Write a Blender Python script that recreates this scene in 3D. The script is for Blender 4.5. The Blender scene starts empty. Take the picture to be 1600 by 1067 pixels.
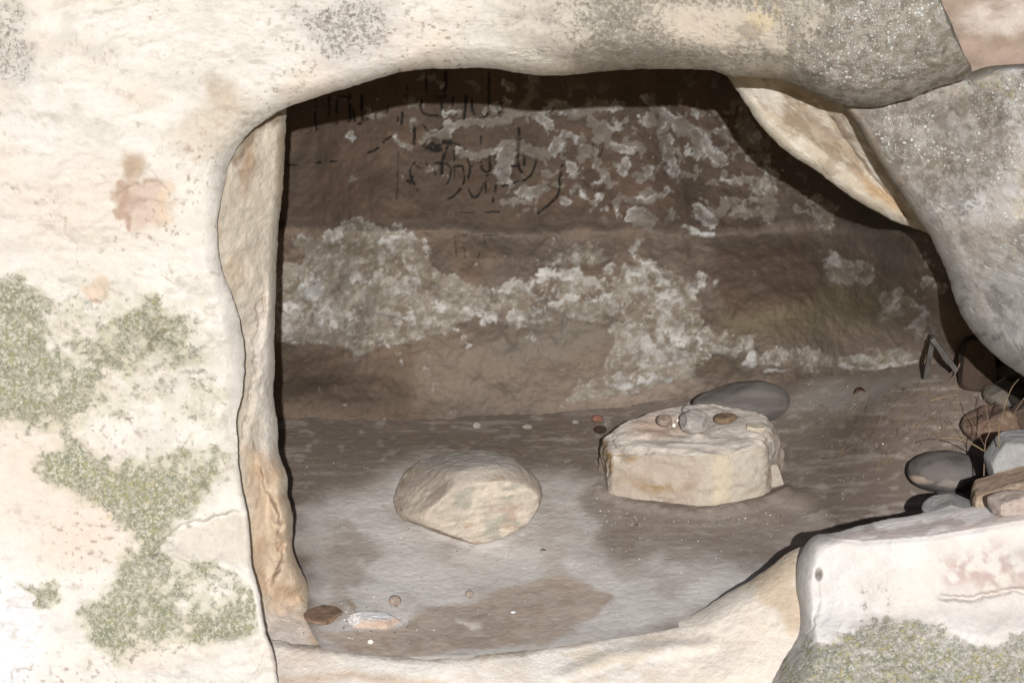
import bpy, bmesh, math, random
import numpy as np
from mathutils import Vector, Matrix

random.seed(7)
scene = bpy.context.scene
COL = scene.collection

# ------------------------------------------------------------------ camera
PITCH = math.radians(17.0)
FPX = 7000.0                      # focal length in photo pixels
DIST = 14.0
LOOK = np.array([0.0, 0.0, 1.0])
Fv = np.array([0.0, math.cos(PITCH), -math.sin(PITCH)])
Uv = np.array([0.0, math.sin(PITCH), math.cos(PITCH)])
CAM = LOOK - DIST * Fv
cd = bpy.data.cameras.new('camera')
cam = bpy.data.objects.new('camera', cd)
COL.objects.link(cam)
cam.location = CAM
cam.rotation_euler = (math.radians(90) - PITCH, 0, 0)
cd.sensor_width = 36.0
cd.lens = 36.0 * FPX / 1600.0
cd.clip_start = 0.1
cd.clip_end = 500.0
scene.camera = cam

# ------------------------------------------------------------------ light
SUN_EL = math.radians(18.8)
SUN_AZ = math.radians(1.7)        # sun stands a little to the right of the camera
world = bpy.data.worlds.new('World')
scene.world = world
world.use_nodes = True
wn = world.node_tree.nodes; wl = world.node_tree.links
wn.clear()
sky = wn.new('ShaderNodeTexSky'); sky.sky_type = 'NISHITA'; sky.sun_disc = False
sky.sun_elevation = SUN_EL
sky.sun_rotation = math.pi - SUN_AZ
bg = wn.new('ShaderNodeBackground'); bg.inputs['Strength'].default_value = 0.06
wo = wn.new('ShaderNodeOutputWorld')
wl.new(sky.outputs[0], bg.inputs[0]); wl.new(bg.outputs[0], wo.inputs[0])
sd = bpy.data.lights.new('sun', 'SUN')
sd.energy = 4.6
sd.angle = math.radians(0.5)
sd.color = (1.0, 0.99, 0.985)
so = bpy.data.objects.new('sun', sd)
COL.objects.link(so)
tosun = Vector((math.sin(SUN_AZ) * math.cos(SUN_EL), -math.cos(SUN_AZ) * math.cos(SUN_EL), math.sin(SUN_EL)))
so.rotation_euler = tosun.to_track_quat('Z', 'Y').to_euler()
so.location = (0, -6, 5)
vs = scene.view_settings
vs.view_transform = 'Standard'; vs.look = 'None'; vs.gamma = 1.0; vs.use_curve_mapping = False
vs.exposure = 0.36
scene.display_settings.display_device = 'sRGB'

# ------------------------------------------------------------------ noise
_rs = np.random.RandomState(11)
T2 = _rs.rand(256, 256).astype(np.float32)
T3 = _rs.rand(48, 48, 48).astype(np.float32)

def vn2(x, y):
    xi = np.floor(x).astype(np.int64); yi = np.floor(y).astype(np.int64)
    fx = (x - xi); fy = (y - yi)
    fx = fx * fx * (3 - 2 * fx); fy = fy * fy * (3 - 2 * fy)
    x0 = xi & 255; x1 = (xi + 1) & 255; y0 = yi & 255; y1 = (yi + 1) & 255
    a = T2[x0, y0]; b = T2[x1, y0]; c = T2[x0, y1]; d = T2[x1, y1]
    return ((a + (b - a) * fx) * (1 - fy) + (c + (d - c) * fx) * fy) * 2 - 1

def fbm(x, y, scale, octv=4, seed=0, gain=0.5):
    """2D fractal noise, feature size `scale`, about -1..1"""
    r = 0.0; a = 1.0; tot = 0.0
    xs = x / scale + seed * 17.31; ys = y / scale + seed * 9.77
    for o in range(octv):
        r = r + a * vn2(xs, ys); tot += a; a *= gain
        xs, ys = (xs * 1.62 - ys * 1.17) + 13.1, (xs * 1.17 + ys * 1.62) + 7.7
    return r / tot * 1.5

def vn3(p):
    i = np.floor(p).astype(np.int64); f = p - i
    f = f * f * (3 - 2 * f)
    i0 = i % 48; i1 = (i + 1) % 48
    r = 0
    for dx in (0, 1):
        for dy in (0, 1):
            for dz in (0, 1):
                w = (f[:, 0] if dx else 1 - f[:, 0]) * (f[:, 1] if dy else 1 - f[:, 1]) * (f[:, 2] if dz else 1 - f[:, 2])
                ix = (i1 if dx else i0)[:, 0]; iy = (i1 if dy else i0)[:, 1]; iz = (i1 if dz else i0)[:, 2]
                r = r + w * T3[ix, iy, iz]
    return r * 2 - 1

def fbm3(p, scale, octv=4, seed=0, gain=0.5):
    r = 0; a = 1.0; t = 0; q = p / scale + seed * 5.3
    for o in range(octv):
        r = r + a * vn3(q); t += a; a *= gain; q = q * 2.03 + 3.7
    return r / t * 1.5

def smax(t, s): return 0.5 * (t + np.sqrt(t * t + s * s))

def sstep(a, b, x):
    t = np.clip((x - a) / (b - a), 0, 1)
    return t * t * (3 - 2 * t)

def lin(c):
    c = np.array(c, dtype=float) / 255.0
    return np.where(c <= 0.04045, c / 12.92, ((c + 0.055) / 1.055) ** 2.4)

def A(r, g, b, k=1.9):
    """base colour of a surface seen as (r,g,b) under the scene's full light factor k"""
    return lin((r, g, b)) / k

def mix(col, c, m):
    m = np.asarray(m)[..., None]
    return col * (1 - m) + np.asarray(c) * m

# ------------------------------------------------------------------ 2D masks in photo coordinates
def seg_dist(px, py, pts):
    d = np.full(px.shape, 1e9)
    for (x0, y0), (x1, y1) in zip(pts[:-1], pts[1:]):
        vx, vy = x1 - x0, y1 - y0
        L = vx * vx + vy * vy + 1e-9
        t = np.clip(((px - x0) * vx + (py - y0) * vy) / L, 0, 1)
        d = np.minimum(d, np.hypot(px - x0 - t * vx, py - y0 - t * vy))
    return d

def sdpoly(px, py, pts):
    d = seg_dist(px, py, list(pts) + [pts[0]])
    inside = np.zeros(px.shape, bool)
    n = len(pts)
    for i in range(n):
        x0, y0 = pts[i]; x1, y1 = pts[(i + 1) % n]
        if y0 == y1: continue
        c = ((y0 > py) != (y1 > py)) & (px < (x1 - x0) * (py - y0) / (y1 - y0) + x0)
        inside ^= c
    return np.where(inside, -d, d)

def pmask(px, py, pts, soft=10):
    return sstep(soft, -soft, sdpoly(px, py, pts))

def blob(px, py, cx, cy, rx, ry, rot=0, soft=0.6):
    c, s = math.cos(math.radians(rot)), math.sin(math.radians(rot))
    dx = px - cx; dy = py - cy
    u = (dx * c + dy * s) / rx; v = (-dx * s + dy * c) / ry
    return sstep(1 + soft, 1 - soft, np.hypot(u, v))

def stroke(px, py, pts, w, soft=None):
    soft = w * 0.5 if soft is None else soft
    return sstep(w + soft, w - soft, seg_dist(px, py, pts))

def spline(pts, n=None, step=None, closed=False):
    """Catmull-Rom through control rows (any dimension), resampled evenly by xy length"""
    P = np.array(pts, float)
    Q = np.vstack([2 * P[0] - P[1], P, 2 * P[-1] - P[-2]])
    out = []
    for i in range(1, len(Q) - 2):
        t = np.linspace(0, 1, 40, endpoint=False)[:, None]
        a, b, c, d = Q[i - 1], Q[i], Q[i + 1], Q[i + 2]
        out.append(0.5 * (2 * b + (c - a) * t + (2 * a - 5 * b + 4 * c - d) * t ** 2 + (-a + 3 * b - 3 * c + d) * t ** 3))
    out.append(P[-1:])
    R = np.vstack(out)
    L = np.concatenate([[0], np.cumsum(np.hypot(np.diff(R[:, 0]), np.diff(R[:, 1])))])
    if n is None: n = int(L[-1] / step) + 2
    s = np.linspace(0, L[-1], n)
    return np.stack([np.interp(s, L, R[:, k]) for k in range(R.shape[1])], 1)

# ------------------------------------------------------------------ geometry of the view
def unproj(px, py, Y):
    a = np.asarray(px, float) - 800.0; b = -(np.asarray(py, float) - 533.5)
    dx = a; dy = FPX * Fv[1] + b * Uv[1]; dz = FPX * Fv[2] + b * Uv[2]
    t = (np.asarray(Y) - CAM[1]) / dy
    return np.stack([CAM[0] + dx * t, CAM[1] + dy * t, CAM[2] + dz * t], -1)

def proj(P):
    d = P - CAM
    w = d @ Fv
    return 800 + d[..., 0] / w * FPX, 533.5 - (d @ Uv) / w * FPX

# ------------------------------------------------------------------ mesh helpers
def new_obj(name, me, parent=None):
    o = bpy.data.objects.new(name, me)
    COL.objects.link(o)
    if parent is not None: o.parent = parent
    return o

def set_attrs(me, col=None, **kw):
    if col is not None:
        a = me.attributes.new('Col', 'FLOAT_COLOR', 'POINT')
        c = np.ones((len(me.vertices), 4), np.float32); c[:, :3] = col.reshape(-1, 3)
        a.data.foreach_set('color', c.ravel())
    for k, v in kw.items():
        a = me.attributes.new(k, 'FLOAT', 'POINT')
        a.data.foreach_set('value', np.ascontiguousarray(np.asarray(v, np.float32).ravel()))

def grid_mesh(name, P, mat, col, flip=False, parent=None, **attrs):
    R, C = P.shape[:2]
    me = bpy.data.meshes.new(name)
    me.vertices.add(R * C)
    me.vertices.foreach_set('co', P.reshape(-1).astype(np.float32))
    idx = np.arange(R * C).reshape(R, C)
    q = np.stack([idx[:-1, :-1], idx[:-1, 1:], idx[1:, 1:], idx[1:, :-1]], -1).reshape(-1, 4)
    if flip: q = q[:, ::-1]
    n = len(q)
    me.loops.add(n * 4); me.polygons.add(n)
    me.loops.foreach_set('vertex_index', q.ravel().astype(np.int32))
    me.polygons.foreach_set('loop_start', (np.arange(n) * 4).astype(np.int32))
    me.polygons.foreach_set('loop_total', np.full(n, 4, np.int32))
    me.update(calc_edges=True)
    me.polygons.foreach_set('use_smooth', np.ones(n, bool))
    set_attrs(me, col, **attrs)
    me.materials.append(mat)
    return new_obj(name, me, parent)

def tag(o, label=None, cat=None, group=None, kind=None):
    if label: o['label'] = label
    if cat: o['category'] = cat
    if group: o['group'] = group
    if kind: o['kind'] = kind
    return o

# ------------------------------------------------------------------ materials
def rock_mat(name, grain=0.12, bump=0.35, gscale=260.0, bdist=0.004, lichen=False, rough=0.95, spec=0.15, medium=40.0):
    m = bpy.data.materials.new(name); m.use_nodes = True
    N = m.node_tree.nodes; L = m.node_tree.links
    N.clear()
    def node(t, **k):
        n = N.new(t)
        for a, v in k.items(): setattr(n, a, v)
        return n
    def math_(op, a, b=None, clamp=False):
        n = node('ShaderNodeMath', operation=op, use_clamp=clamp)
        for i, v in enumerate((a, b)):
            if v is None: continue
            if isinstance(v, (int, float)): n.inputs[i].default_value = v
            else: L.new(v, n.inputs[i])
        return n.outputs[0]
    def mixc(f, a, b):
        n = node('ShaderNodeMix', data_type='RGBA')
        for s, v in ((0, f), (6, a), (7, b)):
            if isinstance(v, (int, float)): n.inputs[s].default_value = v
            elif isinstance(v, tuple): n.inputs[s].default_value = (*v, 1)
            else: L.new(v, n.inputs[s])
        return n.outputs[2]
    def ramp(v, a, b):
        n = node('ShaderNodeMapRange', interpolation_type='SMOOTHSTEP')
        L.new(v, n.inputs[0])
        for i, t in ((1, a), (2, b)):
            if isinstance(t, (int, float)): n.inputs[i].default_value = t
            else: L.new(t, n.inputs[i])
        return n.outputs[0]
    tc = node('ShaderNodeTexCoord')
    def noise(scale, detail=4, r=0.6, dist=0.0):
        n = node('ShaderNodeTexNoise'); L.new(tc.outputs['Object'], n.inputs['Vector'])
        n.inputs['Scale'].default_value = scale; n.inputs['Detail'].default_value = detail
        n.inputs['Roughness'].default_value = r; n.inputs['Distortion'].default_value = dist
        return n
    at = node('ShaderNodeAttribute', attribute_name='Col')
    col = at.outputs['Color']
    ng = noise(gscale, 3, 0.7); nm = noise(medium, 5, 0.65)
    v = math_('ADD', math_('MULTIPLY', math_('SUBTRACT', ng.outputs['Fac'], 0.5), grain * 3.0),
              math_('MULTIPLY', math_('SUBTRACT', nm.outputs['Fac'], 0.5), grain * 2.2))
    v = math_('ADD', v, 1.0)
    vm = node('ShaderNodeVectorMath', operation='SCALE'); L.new(col, vm.inputs[0]); L.new(v, vm.inputs['Scale'])
    col = vm.outputs[0]
    height = math_('ADD', math_('MULTIPLY', ng.outputs['Fac'], 0.35), nm.outputs['Fac'])
    if lichen:
        ag = node('ShaderNodeAttribute', attribute_name='moss').outputs['Fac']
        ak = node('ShaderNodeAttribute', attribute_name='grey').outputs['Fac']
        asp = node('ShaderNodeAttribute', attribute_name='speck').outputs['Fac']
        # grey crust lichen
        n1 = noise(75, 6, 0.72, 0.3)
        n1b = noise(330, 3, 0.7)
        g_in = math_('ADD', n1.outputs['Fac'], math_('MULTIPLY', math_('SUBTRACT', n1b.outputs['Fac'], 0.5), 0.5))
        th = math_('SUBTRACT', 0.86, math_('MULTIPLY', ak, 0.62))
        mk = ramp(g_in, th, math_('ADD', th, 0.16))
        mk = math_('MULTIPLY', mk, math_('MULTIPLY', ak, 2.5, True))
        nt = noise(28, 4, 0.6, 0.5)
        gcol = mixc(ramp(nt.outputs['Fac'], 0.38, 0.62), (0.135, 0.115, 0.090), (0.300, 0.278, 0.245))
        gcol = mixc(ramp(n1b.outputs['Fac'], 0.42, 0.68), gcol, (0.105, 0.094, 0.078))
        col = mixc(math_('MULTIPLY', mk, 0.80), col, gcol)
        # green moss lichen
        n2 = noise(62, 7, 0.75, 0.6); n3 = noise(270, 4, 0.75)
        g2 = math_('ADD', n2.outputs['Fac'], math_('MULTIPLY', math_('SUBTRACT', n3.outputs['Fac'], 0.5), 0.6))
        nbig = noise(30, 3, 0.5, 0.2)
        g2 = math_('ADD', g2, math_('MULTIPLY', math_('SUBTRACT', nbig.outputs['Fac'], 0.5), 0.7))
        th2 = math_('SUBTRACT', 0.76, math_('MULTIPLY', ag, 0.46))
        mg = ramp(g2, th2, math_('ADD', th2, 0.25))
        mg = math_('MULTIPLY', mg, math_('MULTIPLY', ag, 3.0, True))
        nh = noise(24, 4, 0.65, 0.4)
        c1 = mixc(ramp(nh.outputs['Fac'], 0.40, 0.62), (0.135, 0.142, 0.088), (0.270, 0.265, 0.105))
        c1 = mixc(ramp(n3.outputs['Fac'], 0.38, 0.60), c1, (0.098, 0.110, 0.062))
        n4 = noise(85, 5, 0.75, 0.4)
        c1 = mixc(ramp(n4.outputs['Fac'], 0.47, 0.58), c1, (0.38, 0.36, 0.31))
        col = mixc(math_('MULTIPLY', mg, 0.80), col, c1)
        # yellow spots inside the moss
        ay = node('ShaderNodeAttribute', attribute_name='yellow').outputs['Fac']
        ny = noise(55, 4, 0.6); 
        my = math_('MULTIPLY', ramp(ny.outputs['Fac'], 0.52, 0.66), ay)
        col = mixc(math_('MULTIPLY', my, 0.6), col, (0.36, 0.30, 0.09))
        # pale crystals and lichen rosettes
        vo = node('ShaderNodeTexVoronoi'); L.new(tc.outputs['Object'], vo.inputs['Vector']); vo.inputs['Scale'].default_value = 100
        wn_ = noise(210, 3, 0.6)
        dd = math_('ADD', vo.outputs['Distance'], math_('MULTIPLY', math_('SUBTRACT', wn_.outputs['Fac'], 0.5), 1.1))
        sepc = node('ShaderNodeSeparateColor'); L.new(vo.outputs['Color'], sepc.inputs[0])
        pick = ramp(math_('ADD', sepc.outputs[0], asp), 0.92, 1.0)
        size = math_('ADD', 0.14, math_('MULTIPLY', math_('POWER', sepc.outputs[1], 2.0), 0.42))
        ms = math_('MULTIPLY', ramp(math_('SUBTRACT', size, dd), 0.0, 0.07), pick)
        ms = math_('MULTIPLY', ms, math_('MULTIPLY', asp, 4.0, True))
        scol = mixc(sepc.outputs[2], (0.50, 0.49, 0.47), (0.36, 0.40, 0.37))
        col = mixc(math_('MULTIPLY', ms, 0.85), col, scol)
        vo2 = node('ShaderNodeTexVoronoi'); L.new(tc.outputs['Object'], vo2.inputs['Vector']); vo2.inputs['Scale'].default_value = 190
        sep2 = node('ShaderNodeSeparateColor'); L.new(vo2.outputs['Color'], sep2.inputs[0])
        ms2 = math_('MULTIPLY', ramp(vo2.outputs['Distance'], 0.34, 0.2), ramp(math_('ADD', sep2.outputs[0], math_('MULTIPLY', asp, 0.6)), 0.9, 1.0))
        ms2 = math_('MULTIPLY', ms2, math_('MULTIPLY', asp, 4.0, True))
        col = mixc(math_('MULTIPLY', ms2, 0.8), col, (0.52, 0.50, 0.47))
        height = math_('ADD', height, math_('MULTIPLY', mg, 0.45))
        height = math_('ADD', height, math_('MULTIPLY', mk, 0.25))
        height = math_('ADD', height, math_('MULTIPLY', ms, 0.5))
    bp = node('ShaderNodeBump'); bp.inputs['Strength'].default_value = bump; bp.inputs['Distance'].default_value = bdist
    L.new(height, bp.inputs['Height'])
    bs = node('ShaderNodeBsdfPrincipled'); bs.inputs['Roughness'].default_value = rough
    bs.inputs['Specular IOR Level'].default_value = spec
    L.new(col, bs.inputs['Base Color']); L.new(bp.outputs[0], bs.inputs['Normal'])
    out = node('ShaderNodeOutputMaterial'); L.new(bs.outputs[0], out.inputs[0])
    return m

def flat_mat(name, c, rough=0.85, var=0.25, scale=60.0):
    m = bpy.data.materials.new(name); m.use_nodes = True
    N = m.node_tree.nodes; L = m.node_tree.links
    bs = N['Principled BSDF']; bs.inputs['Roughness'].default_value = rough
    bs.inputs['Specular IOR Level'].default_value = 0.2
    tc = N.new('ShaderNodeTexCoord'); n = N.new('ShaderNodeTexNoise'); n.inputs['Scale'].default_value = scale
    n.inputs['Detail'].default_value = 4
    L.new(tc.outputs['Object'], n.inputs['Vector'])
    r = N.new('ShaderNodeValToRGB')
    r.color_ramp.elements[0].position = 0.35; r.color_ramp.elements[1].position = 0.65
    r.color_ramp.elements[0].color = (*[v * (1 - var) for v in c], 1)
    r.color_ramp.elements[1].color = (*[v * (1 + var) for v in c], 1)
    L.new(n.outputs['Fac'], r.inputs[0]); L.new(r.outputs[0], bs.inputs['Base Color'])
    return m

M_face = rock_mat('lichened_sandstone', grain=0.13, bump=0.7, gscale=330, bdist=0.009, lichen=True, medium=34)
M_plain = rock_mat('pale_sandstone', grain=0.17, bump=0.75, gscale=300, bdist=0.009, medium=45)
M_wall = rock_mat('falloff_dark_plaster', grain=0.16, bump=0.5, gscale=300, bdist=0.005, medium=50)  # cave interior: loss of light with depth is painted into its colours
M_floor = rock_mat('trodden_dust', grain=0.15, bump=0.5, gscale=320, bdist=0.004, medium=40)
M_stone = rock_mat('stone', grain=0.22, bump=0.8, gscale=300, bdist=0.008, medium=55)
M_smooth = rock_mat('river_cobble', grain=0.10, bump=0.25, gscale=240, bdist=0.003, medium=30, rough=0.8)

# ------------------------------------------------------------------ loft: rock sheet with a curled rim
def loft(name, Apts, Bpts, depth, T, R, mat, colf, step=2.2, K=220, back=0.35, outward=40, rim=None, flip=False, g=1.35,
         disp=None, n_back=26):
    """Apts rim contour (px,py), Bpts outer contour matched point for point; the rim curls back over R px by T metres
    and goes on into the rock for `back` metres."""
    AB = spline([(a[0], a[1], b[0], b[1]) for a, b in zip(Apts, Bpts)], step=step)
    a = AB[:, :2]; b = AB[:, 2:]
    n = len(a)
    tt = np.arange(n)
    jag = fbm(tt * step, tt * 0.0, 46, 5, 3, 0.6) * 2.6 + fbm(tt * step, tt * 0.0, 8, 2, 5) * 0.5
    d = b - a; Ln = np.hypot(d[:, 0], d[:, 1])[:, None]; dn = d / Ln
    a = a + dn * jag[:, None]
    f = np.linspace(0, 1, K) ** g
    px = a[:, None, 0] + (b - a)[:, None, 0] * f[None, :]
    py = a[:, None, 1] + (b - a)[:, None, 1] * f[None, :]
    dist = Ln * f[None, :]
    Rr = (np.interp(tt, np.linspace(0, n - 1, len(R)), R) if hasattr(R, '__len__') else np.full(n, R))[:, None]
    Tr = (np.interp(tt, np.linspace(0, n - 1, len(T)), T) if hasattr(T, '__len__') else np.full(n, T))[:, None]
    u = np.clip(1 - dist / Rr, 0, 1)
    curl = Tr * (0.62 * u ** 2 + 0.14 * u ** 10)
    Y = depth(px, py) + curl
    if disp is not None: Y = Y + disp(px, py, dist)
    # fold back
    k = np.linspace(0, 1, n_back + 1)[1:][::-1]
    bx = a[:, None, 0] + dn[:, None, 0] * outward * (k ** 1.5)[None, :]
    by = a[:, None, 1] + dn[:, None, 1] * outward * (k ** 1.5)[None, :]
    bY = Y[:, :1] + back * k[None, :]
    PX = np.concatenate([bx, px], 1); PY = np.concatenate([by, py], 1); YY = np.concatenate([bY, Y], 1)
    DD = np.concatenate([-k[None, :] * np.ones((n, 1)) * 50, dist], 1)
    P = unproj(PX, PY, YY)
    col, attrs = colf(PX, PY, DD)
    return grid_mesh(name, P, mat, col, flip=flip, **attrs), (PX, PY, YY)

# ================================================================== CLIFF FACE (left and top, round the opening)
cream = A(252, 246, 236)
def face_col(px, py, d):
    wx = px + fbm(px, py, 60, 5, 1, 0.62) * 24; wy = py + fbm(px, py, 60, 5, 2, 0.62) * 24
    w2x = px + fbm(px, py, 22, 4, 4) * 12; w2y = py + fbm(px, py, 22, 4, 5) * 12
    col = np.ones(px.shape + (3,)) * cream
    col = mix(col, A(250, 244, 236), 0.7 * sstep(-0.1, 0.6, fbm(px, py, 190, 4, 6)))
    col = mix(col, A(244, 224, 204), 0.45 * sstep(0.05, 0.7, fbm(px, py * 1.5, 130, 5, 7)))
    col = mix(col, A(225, 218, 208), 0.5 * sstep(0.15, 0.7, fbm(px, py * 1.6, 70, 5, 8)))
    # pinkish area low left, bluish white corner
    col = mix(col, A(250, 250, 252), 0.9 * blob(wx, wy, -10, 1000, 75, 120))
    col = mix(col, A(246, 228, 214), 0.7 * blob(wx, wy, 90, 780, 130, 90))
    col = mix(col, A(246, 232, 218), 0.6 * blob(wx, wy, 120, 330, 160, 80))
    # brown stains
    col = mix(col, A(196, 170, 142), 0.85 * blob(w2x, w2y, 207, 262, 15, 24))
    col = mix(col, A(226, 206, 188), 0.9 * blob(w2x, w2y, 226, 318, 40, 40, 0, 0.25))
    col = mix(col, A(190, 160, 138), 0.8 * stroke(w2x, w2y, [(196, 298), (184, 325), (196, 345)], 7, 5))
    col = mix(col, A(196, 170, 150), 0.7 * stroke(w2x, w2y, [(200, 290), (222, 283), (246, 282)], 4, 4))
    col = mix(col, A(196, 164, 150), 0.6 * blob(w2x, w2y, 208, 318, 14, 14))
    col = mix(col, A(240, 216, 190), 0.8 * blob(w2x, w2y, 258, 320, 10, 28))
    col = mix(col, A(204, 186, 164), 0.7 * blob(wx, wy, 352, 142, 20, 30, -20))
    col = mix(col, A(218, 204, 184), 0.6 * blob(wx, wy, 330, 195, 70, 35, -35))
    col = mix(col, A(222, 204, 180), 0.5 * sstep(0.1, 0.5, fbm(px, py, 9, 3, 33)) * blob(wx, wy, 345, 200, 35, 60, 25))
    col = mix(col, A(242, 216, 194), 0.85 * blob(w2x, w2y, 152, 448, 27, 18, 0, 0.3))
    col = mix(col, A(212, 178, 158), 0.7 * stroke(w2x, w2y, [(138, 462), (155, 470), (172, 462)], 3, 3))
    pit = sstep(0.66, 0.78, fbm(px, py, 6, 2, 61)) * sstep(-0.2, 0.5, fbm(px, py, 80, 3, 62))
    col = mix(col, A(176, 158, 138), 0.7 * pit)
    col = mix(col, A(214, 204, 190), 0.55 * sstep(0.25, 0.6, fbm(px, py * 2.2, 24, 5, 65, 0.65)) * sstep(-0.3, 0.5, fbm(px, py, 150, 3, 66)))
    hair = sstep(0.035, 0.0, np.abs(fbm(px, py * 1.6, 90, 5, 67, 0.6))) * sstep(0.1, 0.4, fbm(px, py, 120, 3, 68))
    col = mix(col, A(190, 172, 150), 0.45 * hair)
    # soft grey soot patches
    gm = blob(wx, wy, 10, 60, 34, 90)
    gm2 = blob(wx, wy, 535, 45, 85, 62)
    col = mix(col, A(206, 204, 200), 0.4 * gm); col = mix(col, A(214, 208, 202), 0.5 * gm2)
    # right part of the lintel: grey boulder
    gb = sstep(650, 1020, wx + (110 - wy) * 0.25)
    col = mix(col, A(200, 190, 172), 0.85 * gb)
    gd = sstep(1150, 1330, wx + (wy - 60) * 0.5)
    col = mix(col, A(172, 162, 146), 0.9 * gd)
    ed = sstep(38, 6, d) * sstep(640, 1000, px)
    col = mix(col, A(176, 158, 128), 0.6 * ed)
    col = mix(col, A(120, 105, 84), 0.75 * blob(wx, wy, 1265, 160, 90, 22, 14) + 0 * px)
    col = mix(col, A(128, 116, 100), 0.55 * blob(wx, wy, 960, 82, 120, 22))
    col = mix(col, A(226, 210, 192), 0.6 * blob(w2x, w2y, 1120, 40, 95, 32, 10))
    col = mix(col, A(228, 208, 172), 0.7 * sstep(-0.3, 0.4, fbm(px, py, 16, 4, 39)) * blob(w2x, w2y, 1190, 22, 34, 30))
    col = mix(col, A(214, 196, 176), 0.9 * blob(w2x, w2y, 1306, 78, 13, 13, 0, 0.3))
    mot = gb * 0.6 + gd * 0.4
    col = mix(col, A(214, 204, 186), 0.75 * mot * sstep(0.05, 0.45, fbm(px, py, 40, 5, 37, 0.62)))
    col = mix(col, A(112, 104, 92), 0.7 * mot * sstep(0.1, 0.5, fbm(px, py, 30, 5, 38, 0.62)))
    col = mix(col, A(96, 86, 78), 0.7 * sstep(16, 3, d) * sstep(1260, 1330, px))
    # lichen masks
    W = lambda *a, **k: blob(wx, wy, *a, **k)
    moss = np.zeros(px.shape)
    def add(m):
        nonlocal moss
        moss = np.maximum(moss, m)
    add(0.90 * pmask(wx, wy, [(-60, 450), (30, 448), (90, 470), (70, 530), (120, 560), (130, 620), (110, 690), (40, 680), (-60, 640)], 26))
    add(0.82 * pmask(wx, wy, [(90, 500), (170, 500), (230, 470), (315, 500), (330, 560), (250, 600), (170, 590), (110, 560)], 26))
    add(0.80 * pmask(wx, wy, [(60, 560), (180, 560), (150, 640), (60, 690)], 20))
    add(0.50 * pmask(wx, wy, [(150, 560), (340, 540), (350, 680), (320, 640), (180, 650)], 26))
    add(0.95 * pmask(wx, wy, [(55, 705), (130, 690), (170, 720), (230, 718), (270, 700), (330, 695), (345, 720), (335, 770), (300, 800),
                              (250, 850), (330, 870), (400, 890), (418, 960), (395, 985), (330, 995), (215, 1028), (150, 1000), (120, 960),
                              (165, 920), (205, 840), (190, 800), (120, 775), (60, 740)], 24))
    add(0.85 * pmask(wx, wy, [(25, 903), (98, 905), (104, 930), (55, 950)], 10))
    add(0.95 * pmask(wx, wy, [(378, 840), (395, 850), (412, 940), (428, 1010), (405, 990), (385, 900)], 8))
    add(0.55 * blob(wx, wy, -5, 20, 30, 50)); add(0.3 * blob(wx, wy, 150, -5, 60, 22))
    crackzone = pmask(w2x, w2y, [(252, 866), (270, 842), (300, 824), (350, 812), (385, 802), (392, 850), (386, 886), (340, 872), (300, 868)], 5)
    moss = moss * (1 - crackzone)
    add(0.42 * pmask(wx, wy, [(-60, 440), (200, 450), (350, 490), (345, 690), (200, 680), (-60, 690)], 30))
    moss = moss * (0.94 + 0.40 * fbm(px, py, 34, 4, 34, 0.6) + 0.28 * fbm(px, py, 90, 3, 40))
    moss = np.maximum(moss, 0.30 * blob(wx, wy, 200, 600, 260, 330, 0, 0.8) * sstep(0.15, 0.5, fbm(px, py, 60, 4, 36)))
    moss = moss * sstep(3, 14, d)
    col = mix(col, A(216, 211, 184), 0.75 * sstep(0.15, 0.8, moss + 0.2 * fbm(px, py, 20, 3, 35)))
    col = mix(col, A(226, 214, 198), 0.6 * crackzone)
    col = mix(col, A(176, 164, 140), 0.8 * stroke(w2x, w2y, [(256, 514), (240, 532), (222, 552)], 4, 3))
    grey = np.maximum.reduce([0.72 * gb * (1 - 0.5 * gd), 0.95 * gd, 0.6 * gm, 0.62 * gm2, 0.45 * W(820, 30, 70, 60)])
    grey = grey * (1 - 0.45 * blob(w2x, w2y, 1120, 40, 95, 32, 10))
    grey = np.maximum(grey, 0.35 * sstep(0.2, 0.6, fbm(px, py, 90, 3, 31)) * sstep(500, 440, py) * sstep(400, 0, px))
    speck = np.maximum(0.26 * sstep(950, 1150, wx), 0.60 * sstep(1180, 1280, wx))
    speck = np.maximum(speck, 0.10 * sstep(560, 800, wx))
    speck = speck * sstep(10, 40, d) * sstep(-0.5, 0.5, fbm(px, py, 60, 4, 41) + 0.1)
    speck = np.maximum(speck, 0.12 * moss)
    yel = np.maximum(0.7 * blob(wx, wy, 250, 765, 110, 60), 0.5 * blob(wx, wy, 240, 490, 110, 40))
    yel = np.maximum(yel, 0.5 * blob(wx, wy, 1195, 25, 45, 40)) * sstep(-0.2, 0.4, fbm(px, py, 30, 3, 43))
    moss = np.maximum(moss, 0.42 * blob(wx, wy, 1390, 40, 120, 60) * sstep(-0.3, 0.4, fbm(px, py, 70, 3, 44)))
    return col, dict(moss=moss, grey=grey, speck=speck, yellow=yel)

def face_depth(px, py):
    Y = 0.02 + 0 * px
    # left wall leans back a little; lintel bulges out; right boulder of the lintel bulges most
    Y = Y - 0.07 * np.exp(-((py - 20) / 130.0) ** 2) * sstep(350, 900, px)
    Y = Y - 0.14 * np.exp(-(((px - 1330) / 260.0) ** 2 + ((py - 60) / 140.0) ** 2))
    Y = Y - 0.0000013 * np.clip(py - 620, 0, 700) ** 2
    Y = Y + 0.05 * np.exp(-(((px - 330) / 90.0) ** 2 + ((py - 170) / 80.0) ** 2))
    return Y

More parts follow.
